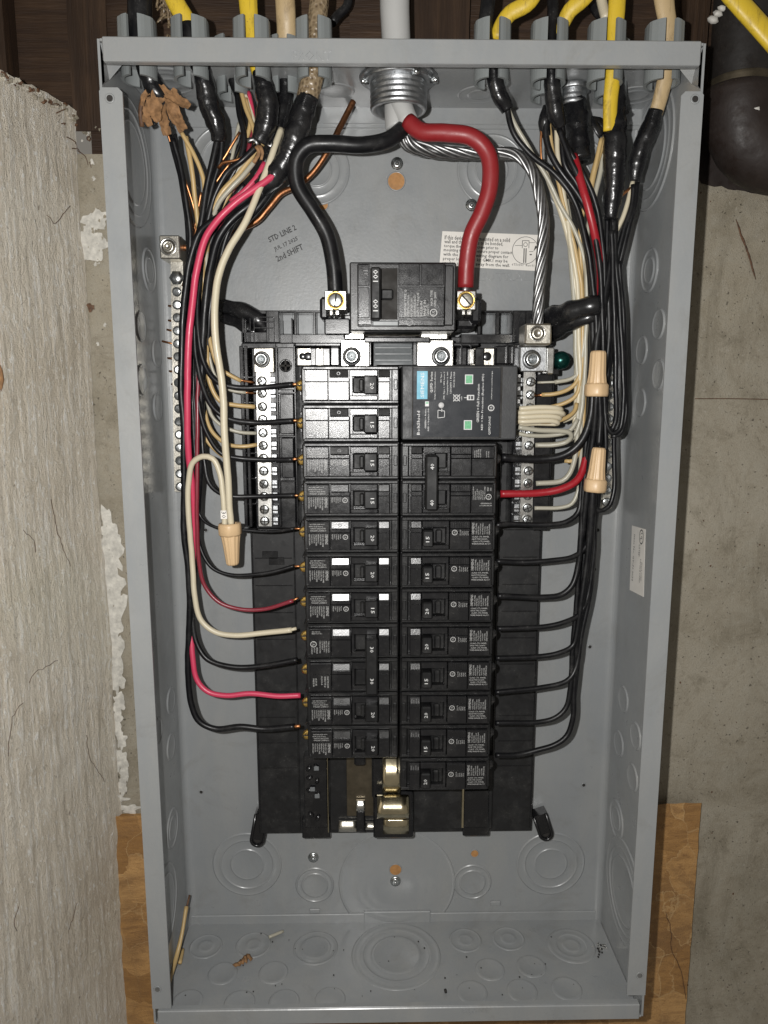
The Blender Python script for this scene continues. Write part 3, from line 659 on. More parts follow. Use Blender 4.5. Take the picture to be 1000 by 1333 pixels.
# certification label on the right side
lab = thing('certification_label', 'small white listing label with slanted ends on the right inside wall of the box', 'label', atx(830, 730, XI-.2))
P = [atx(x, y, XI-.15) for x, y in ((823, 684), (840.5, 689), (838, 777), (820, 768))]
MB().add(P+[p+V((-.15, 0, 0)) for p in P], [(4, 5, 6, 7), (0, 1, 5, 4), (1, 2, 6, 5), (2, 3, 7, 6), (3, 0, 4, 7)]).part('paper', 'paper', lab)
def side_text(mb, s, c, w, h):          # reads downwards on the right wall, tops towards the viewer
    vs, fs, ww, hh = text_mesh(s); ex = V((0, 0, -1)); ey = V((0, -1, 0)); mb.add([c+ex*v.x*w/ww+ey*v.y*h/hh for v in vs], fs)
m = MB(); side_text(m, 'Issue No. GY-71,3034', atx(824.5, 726, XI-.45), 36, 3.0); side_text(m, 'LISTED', atx(832.3, 717, XI-.45), 9, 2.8)
side_text(m, 'ENCLOSED\nPANELBOARD', atx(834, 744, XI-.45), 18, 4.6); side_text(m, 'UL', atx(835, 699, XI-.45), 6, 4)
c = atx(835, 699, XI-.45); n = 24
m.add([c+V((0, -math.sin(2*math.pi*k/n)*q*4.2, math.cos(2*math.pi*k/n)*q*5.6)) for q in (1, .84) for k in range(n)], [(k, (k+1) % n, n+(k+1) % n, n+k) for k in range(n)])
m.part('print', 'ink_black', lab)

# debris in the bottom
def deb(lb, P, r, mat, cat, bare=None):
    o = thing(cat.replace(' ', '_'), lb, cat, P[0]); MB().sweep(spline(P), r, 7, True, None, lambda i, a: 1+.15*math.sin(a*2+i*.4)).part('strip', mat, o)
    if bare: MB().sweep(spline(bare), r*.5, 6).part('bare_end', 'fibre', o)
zf = -HH+T+2
deb('long curved ivory wire scrap leaning in the lower left corner', [atx(243, 1180, -XI+6), atx(237, 1215, -XI+5), atx(230, 1245, -XI+3), atx(220, 1280, -XI+3)], 1.7, 'ins_tan', 'wire scrap', [atx(247, 1165, -XI+7), atx(243, 1182, -XI+6)])
deb('short ivory scrap beside the long one in the lower left corner', [atz(238, 1236, zf), atz(234, 1254, zf)], 1.5, 'ins_tan', 'wire scrap')
deb('short pale scrap lying at the back of the box floor', [atz(350, 1220, zf), atz(369, 1212, zf)], 1.3, 'ins_grey', 'wire scrap')
deb('tiny tan scrap under the left flange end', [at(207, 1316, BD-6), at(217, 1315, BD-6)], 1.8, 'ins_tan', 'wire scrap')
m = MB()
for i in range(5):
    c = atz(325-i*4.2+random.uniform(-1, 1), 1246+i*2.4, zf); m.lathe([(.01, -1.2), (2.2, -.6), (2.6, .3), (.01, 1.3)], c, (.3, -.3, 1), 7, lambda a, h: 1+.5*math.sin(a*2+i))
m.top('sawdust_clump', 'kraft', 'brown paper crumb on the floor of the box', 'crumb')
MB().lathe([(.01, -1), (1.4, -.8), (1.7, 0), (1.4, .8), (.01, 1)], atz(580, 1290, zf), (1, .2, .1), 10).top('plastic_pellet', 'hole', 'small black plastic pellet on the floor of the box right of centre', 'pellet')
m = MB()
for i in range(36):
    c = atz(random.uniform(235, 800), random.uniform(1215, 1300), -HH+T+.5); s_ = random.uniform(.2, .6); m.box(c-V((s_, s_, .2)), c+V((s_, s_, .3)), 0)
for i in range(9):
    c = atz(random.gauss(783, 3), random.gauss(1236, 4), -HH+T+.6); m.box(c-V((.5, .5, .3)), c+V((.6, .7, .5)), 0)
m.top('dust_specks', 'hole', 'scattered dirt specks on the floor of the box', kind='stuff')
m = MB()
for i in range(16):
    c = atz(random.gauss(783, 4), random.gauss(1233, 3), -HH+T+.6); m.box(c-V((.7, .6, .3)), c+V((.8, .7, .6)), .1)
m.top('metal_filings', 'tin', 'bright filings in the right corner of the box floor', kind='stuff')
# ================================================================== the black breaker base
base = thing('breaker_base', 'black moulded plastic mounting base holding the breakers and bus bars', 'mounting base', at(500, 740, 0))
def pbox(m, x0, y0, x1, y1, h0, h1, bev=.5):
    a = at(x0, y0, h1); b_ = at(x1, y1, h1); return m.box((a.x, -h0, b_.z), (b_.x, -h1, a.z), bev)
PX = lambda px, h, py=700: at(px, py, h).x
m = MB()
xl, xr = at(329, 800, 15).x, at(702, 800, 15).x; zt0, zb0 = at(500, 438, 15).z, at(500, 1084, 15).z
m.box((xl, -9, zb0), (xr, -15, zt0), .8)
for z in (zt0-6, zb0+6): m.box((xl-.1, -2, z-3), (xr+.1, -9.2, z+3), .3)
m.part('base_plate', 'black_flat', base)
m = MB()                                             # ribs and ledges moulded on the plate
for k in range(10):
    z = at(500, 690, 15).z-k*22
    m.box((xl+3, -15, z-.4), (xl+32, -15.6, z+.4), .1); m.box((xr-30, -15, z-.4), (xr-3, -15.6, z+.4), .1)
for x in (xl+1.2, xl+34, xr-34, xr-1.2): m.box((x-.6, -15, zb0+3), (x+.6, -16.4, zt0-90), .2)
for z, dx in ((at(500, 720, 15).z, 0), (at(500, 728, 15).z, 5)):
    m.box((xl+9+dx, -15, z-4), (xl+21+dx, -15.7, z+2), .3)
m.part_each('rib', 'black_plastic', base)
# top rail with see-through cells
m = MB()
pbox(m, 314, 404, 362, 409, 4, 26); pbox(m, 314, 432, 362, 446, 4, 26); pbox(m, 314, 404, 322, 446, 4, 26); pbox(m, 346, 404, 364, 446, 4, 28); pbox(m, 325, 411, 344, 430, 4, 14)
pbox(m, 362, 404, 455, 407.5, 8, 22); pbox(m, 362, 435, 455, 447, 8, 24); pbox(m, 382.5, 405, 386.5, 446, 8, 22); pbox(m, 407.5, 405, 411.5, 446, 8, 22)
pbox(m, 590, 404, 672, 407.5, 8, 22); pbox(m, 600, 435, 672, 447, 8, 24); pbox(m, 645.5, 405, 650, 446, 8, 22); pbox(m, 622, 405, 626, 446, 8, 22); pbox(m, 668, 404, 684, 446, 4, 28)
pbox(m, 684, 404, 722, 449, 4, 24); m.part_each('top_rail', 'black_plastic', base)
m = MB()
for x0, x1 in ((364, 382), (387, 407), (412, 424), (627, 645), (651, 667)): pbox(m, x0, 408, x1, 434.5, .8, 1.6, .5)
m.part_each('cell_floor', 'ribbed_grey', base)
m = MB()
for x, y, w, h_ in ((314, 446, 46, 8), (358, 446, 26, 30), (384, 446, 60, 5), (590, 446, 34, 5), (668, 448, 12, 32), (478, 436, 64, 8), (430, 452, 12, 24), (594, 452, 14, 24), (474, 444, 10, 32), (537, 444, 6, 32), (646, 450, 24, 24)):
    pbox(m, x, y, x+w, y+h_, 15, 40, .8)
for x in (317, 325, 330, 349, 356, 363, 379): pbox(m, x, 414, x+2, 446, 14, 31, .4)
for y in (412, 418, 426): pbox(m, 330, y, 356, y+1.6, 14, 30, .3)
for x in (600, 612, 660, 668, 676): pbox(m, x, 448, x+1.8, 474, 20, 43, .4)
m.part_each('upper_frame', 'black_plastic', base)
m = MB(); pbox(m, 386, 453, 430, 476, 30, 36, .6); pbox(m, 608, 453, 645, 476, 30, 36, .6); m.part_each('plated_window', 'tin_dull', base)
m = MB()
for x0, x1 in ((386, 388), (404, 412), (420, 430), (608, 612), (619, 630), (643, 645)): pbox(m, x0, 453, x1, 476, 36, 42, .6)
m.part_each('window_bar', 'black_plastic', base)
for x, r_ in ((394, 2.6), (401, 3.2), (634, 3.2)):
    MB().lathe([(r_, -.3), (r_, .5), (r_*.7, .9), (.01, .9)], at(x, 464, 36), F_, 14).part('dark_spot', 'black_plastic', base)
m = MB(); pbox(m, 415, 454, 419, 474, 36, 45, .5); pbox(m, 611, 454, 617, 474, 36, 45, .5); m.part_each('contact_strip', 'tin', base)
# clear shiny bridge between the bus bars
m = MB()
def arch(u, v): 
    a = at(487+50*u, 446+29*v, 48); return V((a.x, a.y+3*math.cos(v*math.pi)+1.2*abs(u-.5)**3*8, a.z))
m.grid(arch, 14, 18)
for y in (452, 460, 468): pbox(m, 488, y, 536, y+1.6, 44, 51, .5)
m.part('bridge', 'ribbed_grey', base)
m = MB(); pbox(m, 474, 438.5, 560, 446, 40, 62, .8); m.part('bridge_bar', 'black_plastic', base)
# bus plates below the main breaker, each with its hexagon bolt
def hexbolt(c, r, parent, dark=False):
    w = MB(); w.lathe([(r*1.35, 0), (r*1.3, 1.2), (r*.95, 1.5)], c, F_, 26).part('washer', 'zinc_rough', parent)
    MB().lathe([(r*1.05, 1.3), (r*1.05, 3), (r*.9, 4.6), (r*.62, 4.8), (r*.58, 3.0), (.01, 2.8)], c, F_, 26).part('bolt', 'zinc', parent)
    MB().lathe([(r*.3, 2.8), (r*.3, 3.6), (.01, 3.9)], c, F_, 12).part('bolt_core', 'zinc_rough', parent)
for x0, x1, bx in ((444, 481, 458), (543, 590, 574)):
    m = MB(); pbox(m, x0, 442, x1, 477, 44, 47, .6); pbox(m, x0+4, 432, x1-6, 443, 50, 54, 1.2); k = m.part('bus_plate', 'tin', base)
    ORG[k.name] = ORG[base.name]; hexbolt(at(bx, 464, 47.3), 5.0, k)
# neutral bars
SCRN = shared(screw_mb(3.5, dome=.5), 'zinc', 'screw'); 
mm_ = MB(); 
for a_ in (0, 1):
    for s_ in (0,): mm_.box((-2.6 if a_ == 0 else -.35, -2.1, -.35 if a_ == 0 else -2.6), (2.6 if a_ == 0 else .35, -2.32, .35 if a_ == 0 else 2.6), 0)
SLOT = shared(mm_, 'hole', 'slot'); 
def bar(label, x0t, x0b, x1t, x1b, yt, yb, ys, xs, h, strip):
    t = thing('neutral_bar', label, 'terminal bar', at((x0t+x1t)/2, yb, h))
    a, b_, c, d = at(x0t, yt, h), at(x1t, yt, h), at(x1b, yb, h), at(x0b, yb, h)
    MB().extr([(p.x, p.z) for p in (a, b_, c, d)], h-8, h).part('bar', 'tin', t)
    for i, y in enumerate(ys):
        f = (y-yt)/(yb-yt); p = at(xs[0]+(xs[1]-xs[0])*f, y, h+.3); rr = random.uniform(0, 3.1)
        k = inst('screw', SCRN, t, p, (random.uniform(-.12, .12), rr, random.uniform(-.12, .12)))
        inst('slot', SLOT, k, p, None).rotation_euler = (0, .4, 0)
    m = MB(); m2 = MB()
    for i, y in enumerate(ys):
        x = strip[0]+(strip[1]-strip[0])*((y-yt)/(yb-yt)); q = at(x, y, h-3)
        m.box((q.x-2.1, q.y+7, q.z-3.3), (q.x+2.1, q.y, q.z+3.1), .5); m2.box((q.x-2.4, q.y+.2, q.z-1.3), (q.x+2.4, q.y-.4, q.z-.2), .1)
    m.part_each('side_lug', 'zinc_rough', t); m2.part_each('wire_slot', 'hole', t)
    return t
ysl = [496, 512, 529.5, 546, 563.5, 580, 596.5, 613, 630, 646, 663, 678]
NB = 46
nl = bar('left neutral terminal bar with a column of screws, under the black branch wires', 333.6, 337, 351.4, 354, 484, 685, ysl, (341, 345), NB, (355, 359))
m = MB(); pbox(m, 330, 453, 357, 485, NB-8, NB+1, .6); m.part('bar_head', 'tin_dull', nl); hexbolt(at(341, 468, NB+1.2), 4.4, nl)
ysr = [497, 514, 531, 548, 564, 580, 597, 613, 629, 645, 661, 676]
nr = bar('right neutral terminal bar with a column of screws, beside the surge module', 682, 677, 697, 693, 484, 681, ysr, (691, 686), NB, (677, 672))
m = MB(); pbox(m, 677, 451, 711, 484, NB-8, NB+4, .8); m.part('bar_head', 'zinc_rough', nr); hexbolt(at(692, 468, NB+4.2), 5.0, nr)
m = MB(); pbox(m, 684, 421, 718, 449, NB-6, NB+15, 1.2); lug = m.part('lug', 'tin_dull', nr); q = at(700, 434, NB+15)
MB().lathe([(5.6, .05), (5.4, .5), (4.6, .2), (4.4, -1.5)], q, F_, 26).part('lug_rim', 'tin', lug)
MB().lathe([(4.3, .1), (4.1, .9), (2.2, 1.0), (2.1, .6), (.01, .6)], q, F_, 22).part('set_screw', 'tin_dull', lug)
# black carriers under the bars
m = MB()
pbox(m, 327, 448, 386, 688, 15, NB-9, .8)
for x in (316, 322, 361, 384): pbox(m, x, 450, x+2.6, 686, 15, NB-2, .5)
for y in (510, 567, 625): pbox(m, 362, y, 385, y+2.4, NB-10, NB-2, .4)
pbox(m, 364, 513, 383, 565, NB-10, NB-5, .6); pbox(m, 366, 570, 383, 622, NB-10, NB-5, .6); pbox(m, 361, 452, 384, 508, NB-10, NB-4, .6)
for y in range(490, 690, 33): pbox(m, 317, y, 333, y+2, 15, NB-5, .4)
m.part_each('left_carrier', 'black_plastic', base)
m = MB(); pbox(m, 670, 486, 716, 684, 15, NB-9, .8); pbox(m, 699, 484, 713, 690, 15, NB-6, .6); pbox(m, 704, 480, 728, 488, 15, NB-2, .6)
m.part_each('right_carrier', 'black_plastic', base)
q = at(372, 476, NB-3.6); m = MB(); m.lathe([(4.6, -.5), (4.6, .3), (3.4, .4), (3.2, -.4), (.01, -.4)], q, F_, 22); k = m.part('phillips_recess', 'black_plastic', base)
m = MB(); m.box(q+V((-4, .3, -.7)), q+V((4, -.9, .7)), .1); m.box(q+V((-.7, .3, -4)), q+V((.7, -.9, 4)), .1); m.part('cross', 'hole', k)
# green bonding screw and its strap
t = thing('bonding_screw', 'round green bonding screw beside the right neutral bar', 'screw', at(731, 468, 40))
MB().lathe([(6.5, -9), (6.5, 0), (5.9, 2.2), (4.5, 4), (2.3, 5), (.01, 5.3)], at(731, 469, 40), F_, 32).part('head', 'green', t)
m = MB(); pbox(m, 713, 452, 721, 487, 34, 50, .8); m.part('strap', 'tin', t)
# moulded arms and feet
def arm(pts, r, name='arm'):
    P = spline([at(*p) for p in pts], 2); m = MB(); m.sweep(P, lerp_r(r, len(P)), 12, True, .8, lambda i, a: 1+.08*math.sin(i*.9)); return m
m = arm([(287, 398, 16), (308, 402, 22), (330, 412, 24), (348, 432, 22)], [4.5, 5.5, 6.5, 5.5]); m2 = arm([(289, 413, 14), (310, 420, 18), (334, 434, 20)], [3.6, 4.5, 5])
m.v, m.f, m.sm = m.v, m.f, m.sm; k = m.part('arm', 'black_plastic', base); m2.part('arm', 'black_plastic', base)
m = arm([(781, 397, 63), (766, 399, 62), (745, 405, 56), (722, 413, 42), (700, 420, 26)], [6.5, 7, 7.5, 8.5, 8.5]); m.part('arm', 'black_plastic', base)
m = arm([(780, 409, 60), (764, 414, 60), (742, 422, 52), (722, 432, 36), (704, 440, 22)], [4, 4.5, 5, 6, 6]); m.part('arm', 'black_plastic', base)
def foot(x0, y0, x1, y1, r):
    a, b_ = at(x0, y0, 14), at(x1, y1, 14); d = (b_-a).normalized(); n = V((-d.z, 0, d.x)); pts = []
    for k in range(13): t_ = -math.pi/2+math.pi*k/12; pts.append(b_+d*math.cos(t_)*r+n*math.sin(t_)*r)
    pts += [a+n*r, a-n*r]; m = MB(); m.extr([(p.x, p.z) for p in pts], 2, 13)
    P = [b_+d*math.cos(-math.pi/2+math.pi*k/12)*(r-1)+n*math.sin(-math.pi/2+math.pi*k/12)*(r-1) for k in range(13)]+[a+n*(r-1)]; P = [a-n*(r-1)]+P
    m.sweep([V((p.x, -13.5, p.z)) for p in P], 1.3, 8); f = m.part('foot', 'black_plastic', base)
    MB().extr([((b_+(p-b_)*.42).x, (b_+(p-b_)*.42).z) for p in pts[:13]], 13, 13.3).part('slot', 'hole', f)
foot(341, 1062, 335, 1094, 6.2); foot(703, 1062, 711, 1086, 6.2)
m = MB(); pbox(m, 393, 1068, 430, 1092, 8, 22, 1); pbox(m, 603, 1066, 637, 1089, 8, 22, 1); pbox(m, 395, 985, 427, 1078, 15, 25, .8); pbox(m, 604, 1030, 636, 1078, 15, 24, .8); m.part_each('clip_block', 'black_plastic', base)
m = MB(); pbox(m, 429, 985, 640, 1078, 15, 21, .5)
m.part('stab_floor', 'black_flat', base)
m = MB()
for (px, py) in ((402, 1000), (412, 998), (403, 1028), (414, 1034), (405, 1060), (414, 1064), (403, 1012), (413, 1016)):
    q = at(px, py, 25); m.lathe([(.01, 0), (2.4, .2), (2.0, 1.6), (.01, 2.2)], q, F_, 8, lambda a, h: 1+.3*math.sin(a*2+px))
m.part_each('moulded_peg', 'black_plastic', base)
m = MB()
for (px, py) in ((412, 1000), (407, 1027), (413, 1036)): q = at(px, py, 27); m.box(q+V((-2, .5, -2)), q+V((2, -.6, 1.5)), .5)
m.part_each('glossy_lug', 'ribbed_grey', base)
m = MB(); pbox(m, 425.6, 985, 428.2, 1084, 15, 27, .3); m.part('edge_strip', 'bus', base)
m = MB(); pbox(m, 601.8, 1024, 603.6, 1078, 15, 27, .3); m.part('edge_strip', 'bus', base)
# exposed bus stabs
st = thing('bus_stab', 'bent gold plated bus stab at the bottom of the breaker column', 'bus bar', at(512, 1060, 20))
def curl(x0, x1, y0, y1, h, amp, mat, name, par, ph=0.):
    m = MB(); 
    def P(u, v): a = at(x0+(x1-x0)*u, y0+(y1-y0)*v, h); return V((a.x, a.y-amp*math.sin(v*math.pi+ph), a.z))
    m.grid(P, 4, 22); g = MB()
    n = len(m.v); m.v += [p+V((0, 1.6, 0)) for p in m.v]; m.f += [tuple(i+n for i in reversed(f)) for f in m.f]; m.sm += m.sm[:]
    W = 5; rows = 23
    for side_ in (0, 4):
        for r_ in range(rows-1): a = r_*W+side_; b2 = a+W; m.f.append((a, b2, b2+n, a+n)); m.sm.append(False)
    for r_ in (0, rows-1):
        for c_ in range(4): a = r_*W+c_; m.f.append((a, a+1, a+1+n, a+n)); m.sm.append(False)
    return m.part(name, mat, par)
curl(498, 521, 982, 1034, 40, 9, 'bus', 'upper_clip', st)
curl(491, 532, 1036, 1066, 44, 7, 'bus', 'lower_clip', st); curl(499, 532, 1064, 1091, 36, 4, 'bus', 'lower_tongue', st, .9)
m = MB(); pbox(m, 484, 986, 500, 1040, 21, 34, 1.5); pbox(m, 486, 1032, 538, 1092, 12, 34, 1.5); m.part_each('stab_housing', 'black_plastic', st)
m = MB(); pbox(m, 451, 985, 489, 1062, 21, 27, .3); m.part('stab_plate', 'bronze', st)
curl(464, 475, 1042, 1056, 30, 2.5, 'tin', 'spring_tip', st); curl(441, 464, 1069, 1083, 24, 2.5, 'tin_dull', 'spring_tip', st); curl(476, 492, 1071, 1080, 24, 2.5, 'tin_dull', 'spring_tip', st)
m = MB(); pbox(m, 464, 1057, 475, 1084, 21, 31, .8); pbox(m, 461, 982, 476, 998, 21, 40, 1.5); m.part_each('peg', 'black_plastic', st)

# ================================================================== ground bars
def gbar(label, x0, x1, y0, y1, h, ys, big=None, xt=None):
    t = thing('ground_bar', label, 'terminal bar', at(x0, y1, h)); dx = xt or 0
    a, b_, c, d = at(x0, y0, h), at(x1, y0, h), at(x1+dx, y1, h), at(x0+dx, y1, h)
    MB().extr([(p.x, p.z) for p in (a, b_, c, d)], h-9, h).part('bar', 'tin_dull', t)
    for y in ys:
        f = (y-y0)/(y1-y0); p = at((x0+x1)/2+dx*f, y, h+.3); k = inst('screw', SCRN, t, p, (random.uniform(-.25, .25), random.uniform(0, 3), random.uniform(-.25, .25)))
    return t
GB = 17
gl = gbar('left ground terminal bar running down the left side of the box back', 222, 238, 335, 640, GB, [380+i*16.9 for i in range(16)], xt=5)
MB().lathe([(5.6, -.5), (5.4, 1.5), (4, 3.0), (1, 3.4), (.01, 3.4)], at(230.5, 362, GB), F_, 6).part('mounting_bolt', 'zinc', gl)
m = MB(); pbox(m, 207, 306, 235, 337, GB-9, GB+13, .8); k = m.part('lug', 'tin_dull', gl); q = at(219, 321, GB+13)
MB().lathe([(6.2, 0), (5.9, .7), (4.8, .2), (4.4, -.1)], q, F_, 24).part('lug_rim', 'tin', k); MB().lathe([(4.3, -.1), (4.1, 1.1), (2.4, 1.2), (2.2, .2), (.01, .2)], q, F_, 20).part('set_screw', 'tin_dull', k)
for i, (y, x, dy) in enumerate([(398, 219, 0), (417, 219, 0), (431, 217, -2), (448, 211, -4), (466, 218, 0), (483, 220, 0), (500, 223, 0)]):
    MB().sweep([at(x, y+dy, GB-2), at(232, y+1, GB-2)], .75, 7).top('ground_wire_tip', 'copper_thin', ['first', 'second', 'third', 'fourth', 'fifth', 'sixth', 'seventh'][i]+' copper wire tip from the top poking out left of the left ground bar', 'wire tip', 'copper tips at the left ground bar')
gr = gbar('right ground terminal bar mostly hidden behind the black wire bundle', 788, 802, 440, 662, GB+12, [452+i*15.5 for i in range(14)], xt=-6)

# ================================================================== breakers
ZB = 143.8; PIT = 25.4; XC = -.4
small = ['HACR TYPE 120/240V~', 'INTERRUPTING RATING', '10,000 AMPS RMS SYM', 'WIRE RANGE AL/CU', 'TORQUE 35 LB-IN', 'CURRENT LIMITING', 'CLASS CTL PANEL', 'USE 60/75C WIRE']
def bl(s, i, u0, u1, v0, v1):            # breaker local (distance from centre line, drop from row top) -> x,z ranges
    x = sorted((XC+s*u0, XC+s*u1)); z = sorted((ZB-PIT*i-v0, ZB-PIT*i-v1)); return x[0], x[1], z[0], z[1]
_mc = {}
def mbx(key, name, mat, boxes, parent, s, i, label=None):
    """part made of boxes in breaker coordinates; mesh data shared between alike breakers"""
    k = (key, s, mat)
    if k not in _mc:
        m = MB()
        for (u0, u1, v0, v1, h0, h1, *bv) in boxes:
            if s > 0 and FLIPV: pass
            x0, x1 = sorted((s*u0, s*u1)); m.box((x0, -h0, -v1), (x1, -h1, -v0), bv[0] if bv else .35)
        _mc[k] = shared(m, mat, name)
    o = inst(name, _mc[k], parent, (XC, 0, ZB-PIT*i)); 
    if label: o['label'] = label
    return o
FLIPV = False
def wedge(key, name, r, ha, hb, parent, s, i, mat='facet'):
    """raised plate whose face leans back towards its upper edge"""
    k = ('W', key, s)
    if k not in _mc:
        u0, u1, v0, v1 = r; x0, x1 = sorted((s*u0, s*u1)); e = .35
        vs = [(x0, -76, -v0), (x1, -76, -v0), (x1, -76, -v1), (x0, -76, -v1), (x0, -ha+e, -v0), (x1, -ha+e, -v0), (x1, -hb+e, -v1), (x0, -hb+e, -v1), (x0+e, -ha, -v0-e), (x1-e, -ha, -v0-e), (x1-e, -hb, -v1+e), (x0+e, -hb, -v1+e)]
        fs = [(8, 9, 10, 11)]+[(q, (q+1) % 4, 4+(q+1) % 4, 4+q) for q in range(4)]+[(4+q, 4+(q+1) % 4, 8+(q+1) % 4, 8+q) for q in range(4)]
        _mc[k] = shared(MB().add(vs, fs), mat, name)
    return inst(name, _mc[k], parent, (XC, 0, ZB-PIT*i))
def txt(key, fn, name, mat, parent, s, i):
    k = (key, s, 'T', mat)
    if k not in _mc:
        m = MB(); fn(m); _mc[k] = shared(m, mat, name)
    return inst(name, _mc[k], parent, (XC, 0, ZB-PIT*i))
def tcol(m, s, lines, u0, u1, v0, v1, h, lh=.62):
    """lines of print stacked across u between v0..v1, reading sideways"""
    n = len(lines); th = -90 if s < 0 else 90; st_ = (u1-u0)/n
    for k, (tx, f) in enumerate(lines):
        uu = u1-st_*(k+.5) if s < 0 else u1-st_*(n-1-k+.5)
        # left column tops point right (towards the centre): first line nearest the centre
        uu = u0+st_*(k+.5) if True else uu
        hgt = (v1-v0)*f; cv = (v0+hgt/2) if s < 0 else (v1-hgt/2)
        put_text(m, tx, s*uu, -cv, h, hgt, st_*lh, th)
def thoriz(m, s, lines, u0, u1, v0, v1, h, lh=.6):
    pass
def dense(m, s, u0, u1, v0, v1, h, seed, n=7):
    r = random.Random(seed); L_ = [(r.choice(small), r.uniform(.62, 1.)) for _ in range(n)]; tcol(m, s, L_, u0, u1, v0, v1, h)
def hlines(m, s, u0, u1, v0, v1, h, seed, n=4):
    """rows of print whose letters are as wide as the panel: short lines stacked down v"""
    r = random.Random(seed); st_ = (v1-v0)/n
    for k in range(n):
        f = r.uniform(.6, 1.); w = (u1-u0)*f; cu = (u0+u1)/2+(r.random()-.5)*(u1-u0)*(1-f)*.7
        vs, fs, ww, hh = text_mesh(r.choice(small)); put_text(m, r.choice(small), s*cu, -(v0+st_*(k+.5)), h, w, st_*.6, 180 if s < 0 else 0)
H = 84.
